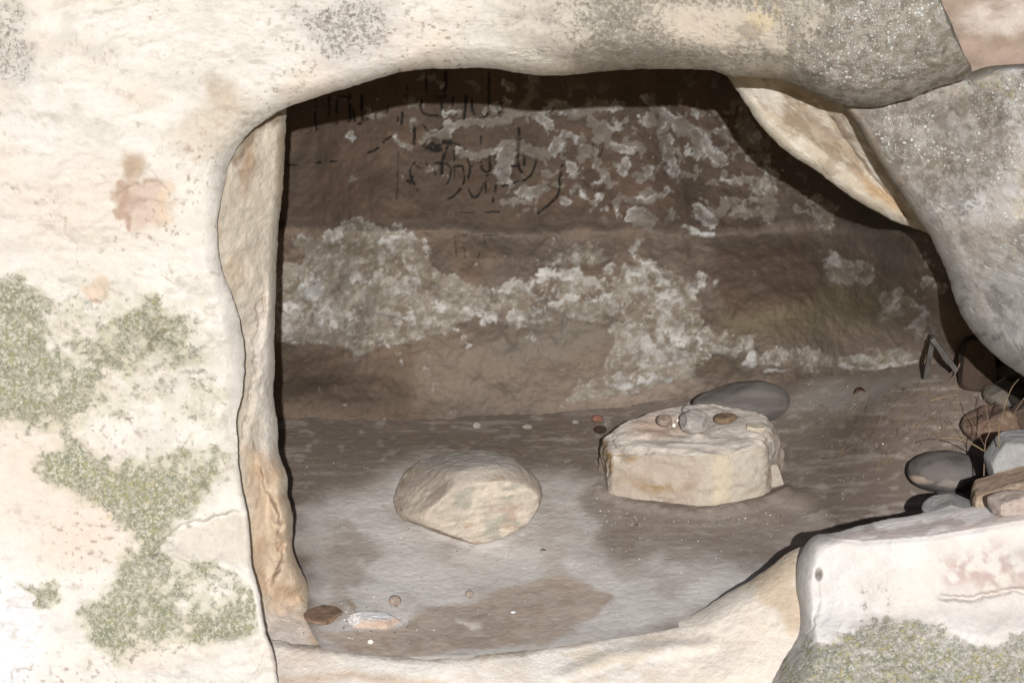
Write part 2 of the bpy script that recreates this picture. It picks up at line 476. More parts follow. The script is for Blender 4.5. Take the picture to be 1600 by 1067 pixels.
def face_disp(px, py, d):
    e = sstep(0, 30, d)
    r = 0.020 * fbm(px, py, 260, 3, 21) + 0.008 * fbm(px, py * 1.4, 80, 4, 22)
    r = r + 0.0016 * fbm(px, py * 1.8, 26, 4, 23) + 0.0008 * fbm(px, py * 2.2, 9, 3, 24)
    # flaky horizontal scars
    sc = fbm(px, py * 2.6, 70, 4, 26)
    r = r + 0.004 * sstep(0.12, 0.2, sc) * sstep(430, 330, py) * sstep(330, 200, px)
    r = r + 0.003 * sstep(0.66, 0.78, fbm(px, py, 6, 2, 61)) * sstep(-0.2, 0.5, fbm(px, py, 80, 3, 62))
    r = r + 0.0035 * sstep(0.035, 0.0, np.abs(fbm(px, py * 1.6, 90, 5, 67, 0.6))) * sstep(0.1, 0.4, fbm(px, py, 120, 3, 68))
    # rough crust under the moss
    mz = np.maximum.reduce([blob(px, py, 40, 580, 120, 130), blob(px, py, 230, 540, 130, 70), blob(px, py, 230, 900, 220, 180)])
    r = r - 0.0065 * mz * np.abs(fbm(px, py, 17, 4, 27)) + 0.003 * mz * fbm(px, py, 45, 3, 28)
    # the shelf crack
    wx = px + fbm(px, py, 14, 3, 29) * 4; wy = py + fbm(px, py, 14, 3, 30) * 4
    up = seg_dist(wx, wy, [(236, 868), (262, 838), (288, 822), (322, 814), (352, 806), (372, 798), (400, 800)])
    r = r + 0.016 * sstep(5, 0, up)
    shelf = pmask(wx, wy, [(262, 842), (300, 820), (372, 800), (400, 802), (396, 880), (350, 872), (290, 862)], 6)
    r = r + 0.020 * shelf * sstep(890, 806, py)
    r = r - 0.010 * stroke(wx, wy, [(245, 872), (275, 864), (305, 876), (340, 880), (372, 892), (392, 905)], 5, 5)
    # diagonal tool groove, small steps and hairlines
    r = r + 0.012 * stroke(px, py, [(254, 516), (240, 533), (224, 551)], 2.6, 2.2)
    r = r + 0.006 * sstep(4, -1, np.abs(wx - 50) - 0) * sstep(455, 475, py) * sstep(560, 540, py)
    r = r + 0.006 * stroke(wx, wy, [(20, 905), (50, 955), (38, 1000), (80, 1005), (130, 1000)], 1.5, 1.5)
    r = r + 0.007 * stroke(wx, wy, [(150, 1020), (180, 1045), (200, 1090)], 1.5, 1.5)
    r = r + 0.007 * stroke(wx, wy, [(420, 1000), (405, 1030), (390, 1067)], 1.6, 1.5)
    r = r + 0.006 * stroke(wx, wy, [(192, 300), (205, 290), (240, 284), (262, 296)], 1.5, 1.5)
    # lintel: faint bedding under the rim
    r = r + 0.0035 * fbm(px, py * 5, 60, 3, 32) * sstep(640, 760, px) * sstep(60, 100, py)
    return r * e

Ap = [(452, 1300), (440, 1150), (434, 1060), (428, 1018), (414, 985), (404, 930), (393, 880), (388, 820), (380, 770), (372, 715), (370, 655),
      (378, 610), (381, 560), (378, 515), (366, 470), (347, 420), (341, 360), (346, 300), (360, 252), (383, 215), (410, 192), (447, 168),
      (505, 148), (560, 133), (612, 117), (650, 109), (700, 108), (752, 106), (800, 113), (850, 118), (900, 117), (950, 111),
      (1010, 108), (1070, 108), (1112, 110), (1140, 119), (1190, 122), (1235, 130), (1275, 148), (1300, 160), (1335, 167), (1375, 168),
      (1420, 155), (1468, 136), (1505, 125), (1519, 110), (1507, 86), (1496, 60), (1484, 30), (1470, 0), (1450, -80), (1425, -220)]
Bp = [(-320, 1300), (-320, 1180), (-320, 1100), (-320, 1050), (-320, 990), (-320, 930), (-320, 880), (-320, 820), (-320, 765), (-320, 705), (-320, 645),
      (-320, 590), (-320, 535), (-320, 480), (-320, 420), (-320, 350), (-320, 270), (-320, 170), (-320, 60), (-320, -70), (-320, -220), (-170, -260),
      (0, -260), (130, -260), (240, -260), (340, -260), (430, -260), (510, -260), (590, -260), (660, -260), (730, -260), (790, -260),
      (850, -260), (910, -260), (960, -260), (1000, -260), (1040, -260), (1080, -260), (1115, -260), (1145, -260), (1170, -260), (1195, -260),
      (1220, -260), (1245, -260), (1268, -260), (1290, -260), (1305, -260), (1318, -260), (1330, -260), (1342, -260), (1356, -262), (1380, -275)]
Tr = [0.022] * 8 + [0.022] * 6 + [0.05] * 6 + [0.12] * 6 + [0.15] * 10 + [0.15] * 6 + [0.09] * 10
Rr = [9] * 8 + [12] * 4 + [34] * 8 + [60] * 4 + [34] * 4 + [50] * 6 + [60] * 6 + [50] * 4 + [44] * 8
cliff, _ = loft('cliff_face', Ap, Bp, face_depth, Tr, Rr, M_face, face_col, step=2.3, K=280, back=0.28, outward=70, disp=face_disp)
tag(cliff, 'cream sandstone cliff face with green moss patches, framing the cave mouth on the left and top', kind='structure')

# ================================================================== RIGHT BOULDER
def rb_col(px, py, d):
    wx = px + fbm(px, py, 50, 4, 51) * 18; wy = py + fbm(px, py, 50, 4, 52) * 18
    col = np.ones(px.shape + (3,)) * A(190, 182, 172)
    dk = pmask(wx, wy, [(1340, 175), (1440, 160), (1560, 150), (1560, 250), (1500, 330), (1440, 330), (1380, 250)], 40)
    col = mix(col, A(148, 135, 121), 0.9 * dk)
    col = mix(col, A(200, 197, 192), 0.8 * sstep(350, 480, wy))
    col = mix(col, A(226, 214, 190), 0.6 * blob(wx, wy, 1600, 325, 22, 50))
    col = mix(col, A(206, 196, 184), 0.75 * sstep(0.05, 0.45, fbm(px, py, 36, 5, 47, 0.62)) * dk)
    col = mix(col, A(98, 88, 80), 0.75 * sstep(0.1, 0.45, fbm(px, py, 44, 5, 48, 0.62)) * dk)
    col = mix(col, A(216, 214, 212), 0.6 * sstep(0.1, 0.5, fbm(px, py, 24, 5, 49, 0.62)))
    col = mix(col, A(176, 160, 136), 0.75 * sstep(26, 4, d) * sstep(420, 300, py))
    col = mix(col, A(120, 112, 106), 0.5 * sstep(0.15, 0.6, fbm(px, py, 45, 5, 53)))
    col = mix(col, A(206, 204, 202), 0.4 * sstep(0.1, 0.6, fbm(px, py, 60, 5, 54)))
    grey = np.clip(0.45 + 0.45 * dk + 0.15 * fbm(px, py, 60, 3, 55), 0, 1) * sstep(6, 22, d)
    col = mix(col, A(150, 145, 140), 0.7 * sstep(0.05, 0.5, fbm(px, py, 34, 5, 46, 0.66)) * sstep(330, 430, wy))
    col = mix(col, A(226, 224, 220), 0.55 * sstep(0.15, 0.5, fbm(px, py, 18, 5, 45, 0.66)) * sstep(330, 430, wy))
    grey = grey * (1 - 0.35 * sstep(380, 520, wy) )
    speck = 0.52 * sstep(12, 36, d) * (1 - 0.55 * sstep(330, 460, wy)) * sstep(-0.5, 0.5, fbm(px, py, 50, 4, 56) + 0.05)
    moss = 0.5 * blob(wx, wy, 1570, 140, 70, 60)
    return col, dict(moss=moss, grey=grey, speck=speck, yellow=0.5 * blob(wx, wy, 1560, 120, 60, 40))

def rb_depth(px, py):
    return 0.06 - 0.20 * sstep(1340, 1750, px) + 0.05 * sstep(260, 120, py) + 0.34 * sstep(330, 540, py) * sstep(1720, 1500, px) + 0.06 * sstep(400, 640, py)

def rb_disp(px, py, d):
    e = sstep(0, 24, d)
    return e * (0.016 * fbm(px, py, 130, 3, 57) + 0.006 * fbm(px, py, 42, 4, 58) + 0.0034 * fbm(px, py, 15, 4, 59) + 0.0014 * fbm(px, py, 6, 2, 60) + 0.006 * sstep(0.03, 0.0, np.abs(fbm(px, py, 110, 4, 50))) * sstep(0.0, 0.4, fbm(px, py, 90, 3, 43)))

Ap2 = [(2100, 60), (1850, 80), (1700, 92), (1600, 100), (1545, 104), (1500, 118), (1440, 130), (1380, 140), (1330, 150), (1312, 160), (1328, 180), (1344, 205),
       (1360, 232), (1382, 268), (1408, 302), (1432, 334), (1450, 362), (1462, 388), (1478, 422), (1488, 456), (1502, 490), (1524, 522), (1552, 552), (1590, 582),
       (1640, 612), (1720, 640), (1850, 660), (2100, 665)]
Bp2 = [(2100, 150), (2100, 160), (2100, 172), (2100, 182), (2100, 195), (2100, 207), (2100, 220), (2100, 235), (2100, 250), (2100, 262), (2100, 276), (2100, 290),
       (2100, 304), (2100, 320), (2100, 336), (2100, 352), (2100, 368), (2100, 384), (2100, 400), (2100, 416), (2100, 432), (2100, 448), (2100, 464), (2100, 480),
       (2100, 498), (2100, 520), (2100, 545), (2100, 570)]
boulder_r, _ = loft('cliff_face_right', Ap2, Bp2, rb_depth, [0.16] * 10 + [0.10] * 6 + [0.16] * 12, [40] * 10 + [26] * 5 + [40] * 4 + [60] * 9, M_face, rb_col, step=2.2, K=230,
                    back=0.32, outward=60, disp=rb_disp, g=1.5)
boulder_r.name = 'boulder'
tag(boulder_r, 'big grey speckled boulder leaning in from the right edge over the cave mouth', 'boulder')

# ================================================================== PINK ROCK, top right corner
def pk_grid():
    px, py = np.meshgrid(np.linspace(1410, 2000, 200), np.linspace(-260, 150, 150), indexing='ij')
    Y = 0.34 + 0.02 * fbm(px, py, 120, 3, 61) - 0.0006 * (px - 1450) * 0.2 - 0.05 * sstep(60, 120, py) + 0.002 * fbm(px, py * 2, 20, 3, 66)
    col = np.ones(px.shape + (3,)) * A(180, 160, 142)
    wx = px + fbm(px, py, 40, 3, 62) * 16; wy = py + fbm(px, py, 40, 3, 63) * 10
    col = mix(col, A(238, 226, 216), 0.8 * blob(wx, wy, 1560, 28, 60, 24, -8))
    col = mix(col, A(162, 140, 122), 0.6 * sstep(-0.2, 0.8, fbm(px, py * 2, 50, 5, 64)))
    col = mix(col, A(200, 176, 158), 0.6 * stroke(wx, wy, [(1500, 70), (1560, 86), (1640, 90)], 12, 8))
    return unproj(px, py, Y), col
P_, c_ = pk_grid()
pk = grid_mesh('rock_slab', P_, M_plain, c_, flip=True)
tag(pk, 'smooth pinkish brown sandstone slab in the top right corner above the boulders', 'rock')

# ================================================================== INNER PALE SLAB (right, under the lintel)
def sl_col(px, py, d):
    wx = px + fbm(px, py, 30, 4, 71) * 12; wy = py + fbm(px, py, 30, 4, 72) * 12
    col = np.ones(px.shape + (3,)) * A(214, 202, 182)
    col = mix(col, A(186, 166, 142), 0.8 * pmask(wx, wy, [(1230, 140), (1300, 150), (1380, 260), (1440, 350), (1380, 310), (1270, 215), (1210, 180)], 18))
    col = mix(col, A(232, 224, 212), 0.7 * blob(wx, wy, 1185, 150, 36, 14, 30))
    col = mix(col, A(214, 176, 128), 0.6 * blob(wx, wy, 1375, 300, 42, 10, 42))
    col = mix(col, A(236, 228, 214), 0.7 * sstep(0.0, 0.5, fbm((px + py) * 0.7, (px - py) * 2.2, 30, 5, 76, 0.62)))
    col = mix(col, A(160, 140, 116), 0.6 * sstep(0.15, 0.6, fbm((px + py) * 0.7, (px - py) * 1.6, 36, 5, 77, 0.62)))
    col = mix(col, A(170, 154, 136), 0.6 * stroke(wx, wy, [(1250, 175), (1290, 200), (1320, 215)], 8, 6))
    return col, {}
def sl_depth(px, py):
    # lies behind the lintel and boulder; deeper towards its free lower-left edge
    t = ((px - 1137) * 0.62 - (py - 119) * 0.78)        # px distance from the free edge, roughly
    Y = 0.36 - 0.0009 * np.clip(t, 0, 400)
    sx = px + fbm(px, py, 30, 3, 75) * 5
    Y = Y + 0.02 * stroke(sx, py, [(1296, 186), (1345, 250), (1400, 318), (1440, 356)], 2.0, 4)
    Y = Y - 0.03 * sstep(0, 30, (px - 1296) * 0.8 - (py - 186) * 0.62)
    return Y + 0.006 * fbm(px, py, 60, 4, 73) + 0.0015 * fbm(px, py, 14, 3, 74)
Ap3 = [(1080, 40), (1110, 80), (1137, 119), (1158, 152), (1180, 188), (1205, 216), (1240, 246), (1280, 270), (1318, 298), (1352, 320), (1390, 342), (1425, 355),
       (1450, 364), (1480, 385), (1530, 430), (1600, 500)]
Bp3 = [(1300, 20), (1330, 40), (1350, 60), (1370, 80), (1390, 100), (1410, 120), (1430, 140), (1450, 165), (1470, 190), (1490, 215), (1510, 240), (1525, 265),
       (1540, 290), (1560, 320), (1610, 370), (1680, 430)]
slab, _ = loft('overhang_slab', Ap3, Bp3, sl_depth, 0.05, 16, M_plain, sl_col, step=2.0, K=110, back=0.25, outward=50, g=1.1)
tag(slab, 'pale tan wedge of rock under the lintel, between the cave roof and the grey boulder', 'rock')

# ================================================================== LEFT JAMB
def jb_col(px, py, d):
    wx = px + fbm(px, py, 26, 4, 81) * 9; wy = py + fbm(px, py, 40, 4, 82) * 14
    col = np.ones(px.shape + (3,)) * A(230, 218, 200)
    col = mix(col, A(214, 190, 160), 0.6 * sstep(-0.1, 0.5, fbm(px * 2.2, py, 60, 4, 83)) * sstep(620, 480, py))
    col = mix(col, A(196, 168, 140), 0.7 * blob(wx, wy, 385, 262, 14, 50))
    col = mix(col, A(150, 132, 112), 0.8 * stroke(wx, wy, [(360, 250), (380, 215), (410, 192), (440, 178)], 5, 4))
    col = mix(col, A(244, 236, 226), 0.7 * pmask(wx, wy, [(400, 500), (432, 430), (440, 640), (450, 740), (410, 720), (398, 600)], 12))
    col = mix(col, A(228, 202, 172), 0.75 * pmask(wx, wy, [(372, 700), (430, 720), (470, 860), (500, 970), (520, 1020), (430, 980), (400, 880)], 16))
    col = mix(col, A(206, 172, 138), 0.6 * sstep(0.1, 0.6, fbm(px, py, 40, 4, 84)) * sstep(680, 760, py))
    col = mix(col, A(244, 230, 218), 0.85 * pmask(wx, wy, [(420, 960), (460, 955), (500, 1010), (600, 1060), (600, 1200), (420, 1200)], 20))
    crack = sstep(-0.3, 0.3, fbm(px, py, 20, 3, 80)) * stroke(wx, wy, [(406, 470), (404, 500), (398, 530), (400, 560), (396, 600), (388, 650), (378, 690)], 2.0, 1.6)
    crack = np.maximum(crack, 0.8 * stroke(wx, wy, [(395, 690), (405, 740), (398, 800)], 1.6, 1.6))
    crack = np.maximum(crack, 0.8 * stroke(wx, wy, [(420, 780), (436, 830), (442, 870), (430, 900), (420, 915)], 1.6, 1.6))
    col = mix(col, A(150, 124, 112), 0.6 * crack)
    return col, {}
def jb_depth(px, py):
    edge = np.interp(py, [100, 250, 400, 560, 640, 700, 760, 830, 870, 910, 960, 1000, 1100], [447, 445, 432, 428, 430, 435, 447, 456, 460, 480, 495, 515, 560])
    t = np.clip((edge - px) / 110.0, 0, 0.9 - 0.12 * sstep(300, 200, py))
    Y = 0.30 - 0.21 * t
    wx = px + fbm(px, py, 14, 3, 85) * 5
    wx = wx + fbm(px, py, 60, 4, 89) * 8
    br = sstep(-0.45, 0.15, fbm(px, py, 26, 3, 90))
    xc = np.interp(py, [420, 500, 560, 620, 700], [408, 404, 400, 394, 376])
    Y = Y - 0.014 * sstep(-6, 12, wx - xc) * sstep(30, 8, wx - xc) * sstep(400, 470, py) * sstep(730, 680, py)
    Y = Y + 0.014 * br * stroke(wx, py, [(406, 460), (404, 500), (398, 530), (400, 560), (396, 600), (388, 650), (376, 700)], 1.2, 2.2)
    xc = np.interp(py, [700, 760, 830, 870, 920], [400, 412, 438, 444, 420])
    Y = Y - 0.03 * sstep(-3, 10, wx - xc) * sstep(700, 740, py) * sstep(930, 900, py)
    Y = Y + 0.010 * br * stroke(wx, py, [(418, 770), (436, 830), (442, 870), (430, 900), (418, 915)], 1.2, 2.2)
    Y = Y - 0.05 * blob(px, py, 440, 800, 16, 40) - 0.04 * blob(px, py, 452, 900, 26, 28)
    fy = 0.27 - (py - 930) * 0.0031
    Y = fy - smax(fy - Y, 0.05)
    Y = -0.15 + smax(Y + 0.15, 0.05)
    return Y + 0.014 * fbm(px, py, 60, 3, 86) + 0.004 * fbm(px, py, 20, 4, 87) + 0.0012 * fbm(px, py, 8, 2, 88)
Ap4 = [(452, 60), (450, 120), (447, 172), (447, 210), (445, 262), (440, 320), (434, 370), (430, 430), (430, 480), (428, 530), (429, 580), (428, 620), (433, 655), (434, 690),
       (438, 712), (448, 745), (449, 775), (456, 800), (457, 826), (459, 862), (466, 880), (478, 905), (487, 940), (497, 968), (512, 990), (535, 1008), (570, 1030), (610, 1070), (640, 1120)]
Bp4 = [(300, 60), (300, 120), (300, 172), (300, 210), (300, 262), (300, 320), (300, 370), (300, 430), (300, 480), (300, 530), (300, 580), (300, 620), (300, 655), (300, 690),
       (300, 712), (300, 745), (300, 775), (300, 800), (300, 826), (300, 862), (300, 882), (300, 910), (300, 945), (300, 980), (300, 1010), (300, 1040), (300, 1080), (300, 1130), (300, 1180)]
jamb, _ = loft('cave_jamb', Ap4, Bp4, jb_depth, 0.08, [14] * 14 + [20] * 15, M_plain, jb_col, step=1.8, K=110, back=0.30, outward=60, g=1.15)
tag(jamb, 'tan rock pillar forming the left side of the cave mouth, split by a vertical crack', kind='structure')

# ================================================================== FLOOR
SL = 0.15
RIM_X = [380, 700, 1000, 1100, 1280, 1400]; RIM_Y = [0.02, -0.115, 0.06, 0.14, 0.24, 0.27]   # distance of the sill's crest
def floor_z(x, y):
    px_, py_ = proj(np.stack([x, y, SL * y], -1))
    z = SL * y
    z = z + 0.006 * fbm(x * 500, y * 500, 190, 3, 91)
    # earth banked up against the back right
    z = z + 0.55 * np.minimum(y + 0.10, 0)
    z = z + 0.17 * sstep(1.05, 1.5, x) * sstep(0.45, 1.1, y)
    z = z + 0.20 * sstep(0.85, 1.35, x) * sstep(0.35, 1.2, y)
    z = z + 0.05 * sstep(0.2, 1.1, x) * sstep(1.2, 1.7, y)
    return z
def floor_hit(px, py):
    lo, hi = -1.0, 3.0
    for _i in range(24):
        m = 0.5 * (lo + hi)
        p = unproj(px, py, m)
        if p[2] > float(floor_z(np.array([p[0]]), np.array([p[1]]))[0]): lo = m
        else: hi = m
    return unproj(px, py, lo)

def floor_col(px, py):
    wx = px + fbm(px, py * 2, 60, 4, 92) * 16; wy = py + fbm(px, py * 2, 60, 4, 93) * 9
    k = 0.86
    col = np.ones(px.shape + (3,)) * A(94, 84, 76, k)                                # brown earth, darkened to carry light falloff towards the back
    col = mix(col, A(80, 70, 62, k), 0.7 * sstep(740, 690, wy) * sstep(1000, 800, wx))  # far floor darker still, light falloff painted in
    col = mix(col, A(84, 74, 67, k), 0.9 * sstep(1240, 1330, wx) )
    col = mix(col, A(122, 118, 112, k), 0.5 * pmask(wx, wy, [(1230, 640), (1290, 600), (1440, 590), (1380, 620), (1320, 655)], 16))
    wx = wx + fbm(px, py * 1.6, 130, 4, 104) * 26; wy = wy + fbm(px, py * 1.6, 130, 4, 105) * 14
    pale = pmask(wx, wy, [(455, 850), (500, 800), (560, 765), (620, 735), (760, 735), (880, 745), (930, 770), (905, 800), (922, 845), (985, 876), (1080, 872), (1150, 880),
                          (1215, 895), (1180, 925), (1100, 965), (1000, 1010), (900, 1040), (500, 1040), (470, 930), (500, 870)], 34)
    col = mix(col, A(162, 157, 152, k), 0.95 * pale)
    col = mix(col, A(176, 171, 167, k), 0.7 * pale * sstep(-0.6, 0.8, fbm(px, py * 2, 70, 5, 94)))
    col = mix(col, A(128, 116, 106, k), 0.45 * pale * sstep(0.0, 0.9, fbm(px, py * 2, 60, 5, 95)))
    col = mix(col, A(120, 110, 100, k), 0.7 * pale * pmask(wx, wy, [(470, 860), (560, 800), (600, 850), (560, 960), (490, 940)], 24) * sstep(-0.3, 0.4, fbm(px, py * 2, 40, 3, 96)))
    wet = pmask(wx, wy, [(480, 1000), (560, 975), (620, 965), (680, 944), (760, 930), (830, 912), (880, 898), (930, 902), (948, 930), (930, 965), (870, 995), (800, 1010), (700, 1024), (580, 1024)], 7)
    col = mix(col, A(142, 128, 116, k), 0.9 * wet)
    col = mix(col, A(122, 108, 96, k), 0.5 * wet * sstep(0, 0.5, fbm(px, py * 2, 24, 4, 97)))
    brn = pmask(wx, wy, [(925, 770), (1240, 780), (1300, 830), (1260, 870), (1150, 870), (980, 868), (915, 845), (905, 805)], 14)
    col = mix(col, A(122, 112, 104, k), 0.8 * brn)
    col = mix(col, A(98, 86, 76, k), 0.55 * brn * sstep(-0.4, 0.9, fbm(px, py * 2, 50, 4, 98)))
    col = mix(col, A(118, 96, 78, k), 0.7 * np.maximum(blob(wx, wy, 512, 957, 20, 12), blob(wx, wy, 548, 941, 12, 9)))
    col = mix(col, A(196, 188, 180, k), 0.6 * blob(wx, wy, 728, 978, 14, 6))
    col = mix(col, A(150, 142, 134, k), 0.25 * sstep(0.2, 0.9, fbm(px, py * 2.2, 16, 4, 99)))
    # thin sweeping scratches
    col = mix(col, A(140, 132, 124, k), 0.30 * sstep(0.2, 0.9, fbm(px + py * 1.4, py * 9, 60, 4, 100)))
    return col
gx, gt = np.meshgrid(np.linspace(-1.9, 2.4, 980), np.linspace(0, 1, 680), indexing='ij')
gy0 = np.interp(800 + gx * 490, RIM_X, RIM_Y) - 0.012 + 0.36 * sstep(-0.59, -0.74, gx)
gy = gy0 + (2.6 - gy0) * gt
px, py = proj(np.stack([gx, gy, floor_z(gx, gy)], -1))
gz = floor_z(gx, gy) + 0.0009 * fbm(px, py * 2.2, 40, 4, 101) + 0.0007 * fbm(px, py * 2.2, 7, 3, 102)
gz = gz + 0.014 * blob(px, py, 1243, 778, 26, 13, 0, 0.9)          # earth mound by the block
gz = gz + 0.006 * sstep(12, 0, seg_dist(px, py, [(640, 800), (700, 838), (758, 852), (815, 830)]))
gz = gz + 0.008 * sstep(14, 0, seg_dist(px, py, [(935, 765), (985, 785), (1050, 797), (1120, 800), (1190, 785), (1228, 768)])) * (1 + 0.5 * fbm(px, py, 14, 3, 103))
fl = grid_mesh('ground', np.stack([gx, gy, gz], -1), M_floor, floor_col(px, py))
tag(fl, 'dusty earth floor of the cave, pale grey in front, brown behind with light falloff painted in', kind='structure')

# ================================================================== BACK WALL
def wall_base_y(px):
    return np.interp(px, [200, 430, 640, 800, 950, 1100, 1250, 1400, 1500, 1620], [652, 656, 658, 652, 644, 626, 600, 578, 570, 560])
_bx = np.arange(100, 2100, 20.0)
_bY = np.array([floor_hit(x, float(wall_base_y(x)))[1] for x in _bx])

W_STROKES = [  # efflorescence veins: points, half width
 ([(666, 218), (693, 205), (707, 194), (734, 189), (767, 191), (788, 184), (811, 178), (828, 157), (832, 127)], 8),
 ([(717, 238), (740, 242), (767, 235), (794, 228), (818, 232), (845, 242), (869, 238), (879, 211), (899, 215)], 8),
 ([(791, 228), (788, 252), (784, 275)], 11), ([(812, 300), (835, 297), (848, 292)], 8), ([(785, 316), (805, 314), (828, 316)], 6),
 ([(842, 181), (858, 198)], 9), ([(875, 171), (902, 181), (930, 168), (970, 164)], 8), ([(936, 195), (970, 198)], 5),
 ([(576, 176), (581, 177)], 6), ([(592, 182), (594, 183)], 3), ([(549, 215), (553, 216)], 5), ([(618, 220), (630, 226), (640, 232)], 5),
 ([(549, 281), (553, 281)], 5), ([(673, 265), (678, 266)], 4), ([(645, 190), (646, 200)], 3.5), ([(694, 177), (704, 173), (716, 174)], 5),
 ([(790, 162), (800, 170)], 8), ([(893, 258), (899, 266)], 8), ([(930, 255), (945, 265), (938, 280)], 6), ([(876, 311), (884, 316)], 7),
 ([(912, 303), (930, 317), (935, 306)], 4), ([(963, 333), (964, 334)], 4), ([(893, 300), (905, 292)], 5), ([(944, 330), (945, 331)], 3),
 ([(1014, 158), (1031, 171), (1044, 188), (1075, 201), (1097, 228), (1132, 249)], 9), ([(1009, 188), (1031, 197)], 10),
 ([(1044, 219), (1044, 245), (1053, 271)], 7), ([(1075, 236), (1095, 243)], 6), ([(1014, 262), (1000, 280)], 6),
 ([(970, 306), (996, 315), (1020, 312), (1040, 297)], 6), ([(990, 338), (1012, 344)], 13), ([(1049, 333), (1049, 341)], 4.5),
 ([(1088, 324), (1100, 335), (1114, 346)], 9), ([(1084, 172), (1090, 180)], 6), ([(1114, 174), (1115, 178)], 4), ([(1128, 280), (1150, 284)], 4),
 ([(1171, 249), (1198, 245)], 7), ([(1197, 265), (1215, 270)], 5), ([(1065, 352), (1110, 366)], 4), ([(952, 228), (985, 236)], 6),
 ([(850, 175), (868, 160)], 6), ([(660, 118), (690, 128)], 5), ([(733, 128), (745, 138)], 5), ([(786, 128), (800, 135)], 7), ([(640, 160), (652, 166)], 5),
 ([(1160, 190), (1180, 215)], 8), ([(760, 175), (775, 168)], 5), ([(910, 232), (925, 240)], 6), ([(1120, 205), (1140, 215)], 6), ([(980, 250), (970, 270)], 6),
]
CHAR = []   # charcoal writing strokes in photo coordinates: points, half width, strength
def _z(pts, ox, oy, k, w=1.6, s=1.0): CHAR.append(([(ox + x / k, oy + y / k) for x, y in pts], w, s))
z8 = lambda pts, w=1.5, s=1.0: _z(pts, 600, 220, 4.444, w, s)
z6 = lambda pts, w=1.5, s=1.0: _z(pts, 430, 100, 5.926, w, s)
z7 = lambda pts, w=1.6, s=1.0: _z(pts, 630, 100, 5.926, w, s)
z8([(300, 165), (290, 135), (270, 130), (230, 145), (185, 180), (185, 240), (200, 290), (235, 345)]); z8([(165, 280), (195, 285), (215, 310)], 2.0); z8([(180, 300), (200, 250)])
z8([(205, 160), (250, 195), (320, 200)], 1.2, .8); z8([(355, 150), (390, 160), (440, 165), (465, 200), (460, 250), (440, 300)]); z8([(405, 150), (400, 230)], 2.2)
z8([(355, 180), (358, 245)], 1.2, .8); z8([(490, 180), (545, 175), (555, 240), (550, 300), (510, 360), (445, 410)], 1.8); z8([(490, 170), (490, 250)], 1.2, .8)
z8([(570, 110), (600, 180), (590, 240), (580, 300), (595, 360), (630, 395), (670, 360), (690, 300)], 1.6); z8([(655, 125), (610, 180)])
z8([(670, 150), (690, 205), (735, 210), (735, 110)], 2.0); z8([(750, 240), (712, 245), (705, 360)], 1.6); z8([(780, 285), (770, 350), (755, 420)], 1.9)
z8([(820, 315), (880, 300), (960, 280), (1010, 250), (1040, 200), (1055, 130)], 1.8); z8([(935, 0), (932, 80), (935, 180), (955, 220)], 2.4)
z8([(890, 180), (940, 175)], 2.0); z8([(975, 100), (975, 170)], 1.8); z8([(1235, 170), (1225, 250), (1215, 330), (1200, 390), (1140, 450), (1070, 500)], 2.0)
z8([(420, 510), (490, 500)], 1.7); z8([(510, 500), (620, 500)], 1.0, .8); z8([(700, 495), (800, 493)], 1.4); z8([(230, 508), (350, 508)], .8, .5)
z8([(100, 80), (95, 200), (90, 300), (85, 410)], 1.2, .7); z8([(300, 60), (340, 15), (355, 60), (400, 10), (330, 70), (290, 50)], 2.4); z8([(410, 0), (470, 15), (420, 60), (410, 130)], 1.8)
z8([(480, 20), (530, 30), (560, 60)], 1.6, .8); z8([(1450, 200), (1395, 230), (1400, 300), (1470, 345), (1520, 330), (1525, 280)], 1.1, .6)
z8([(1520, 40), (1505, 100), (1480, 160)], 1.2, .7); z8([(1450, 10), (1450, 80)], 1.2, .7); z8([(1590, 350), (1575, 490)], 1.0, .6)
z8([(490, 660), (580, 655)], 1.1, .7); z8([(690, 655), (790, 652)], 1.1, .7); z8([(490, 665), (500, 740), (505, 800)], 1.1, .7); z8([(500, 745), (560, 750), (560, 810)], 1.0, .6)
z8([(595, 770), (605, 800)], 1.0, .6); z8([(655, 740), (660, 800)], 1.0, .7); z8([(695, 660), (695, 720)], 1.0, .6); z8([(810, 710), (850, 750)], 1.0, .6); z8([(620, 810), (720, 812)], .8, .5)
z6([(370, 480), (375, 570), (385, 630)]); z6([(400, 600), (403, 632)]); z6([(230, 620), (270, 655), (330, 620)], 1.2, .7); z6([(500, 410), (500, 480)]); z6([(570, 440), (572, 570)], 1.8)
z6([(690, 300), (690, 530)], 2.6); z6([(720, 420), (735, 530)], 2.0); z6([(800, 300), (805, 520)], 2.4); z6([(770, 560), (820, 540), (860, 510)], 2.0); z6([(1045, 400), (1035, 480)])
z6([(1175, 460), (1170, 560)], 2.0); z6([(1135, 500), (1135, 530)], 2.0); z6([(1285, 620), (1290, 760)], 1.8); z6([(865, 825), (960, 775)], 1.8); z6([(1005, 730), (1110, 630)], 1.6)
z6([(370, 920), (420, 912)], 1.8); z6([(510, 905), (570, 903)], 1.4); z6([(110, 940), (200, 935)], 1.4); z6([(200, 933), (370, 925)], .8, .5); z6([(570, 310), (640, 300), (700, 330)], 1.6)
z6([(375, 280), (370, 480)], 1.6); z6([(570, 310), (565, 440)], 1.6); z6([(500, 300), (500, 400)], 1.4)
z7([(175, 290), (170, 440), (260, 475), (345, 490)], 1.7); z7([(350, 330), (355, 430)], 2.0); z7([(465, 300), (460, 390)], 1.6); z7([(580, 290), (578, 420), (565, 510)], 2.2)
z7([(640, 310), (635, 400), (650, 465), (720, 495), (770, 480), (790, 400), (795, 90)], 2.2); z7([(890, 450), (880, 400), (930, 350)], 2.6)
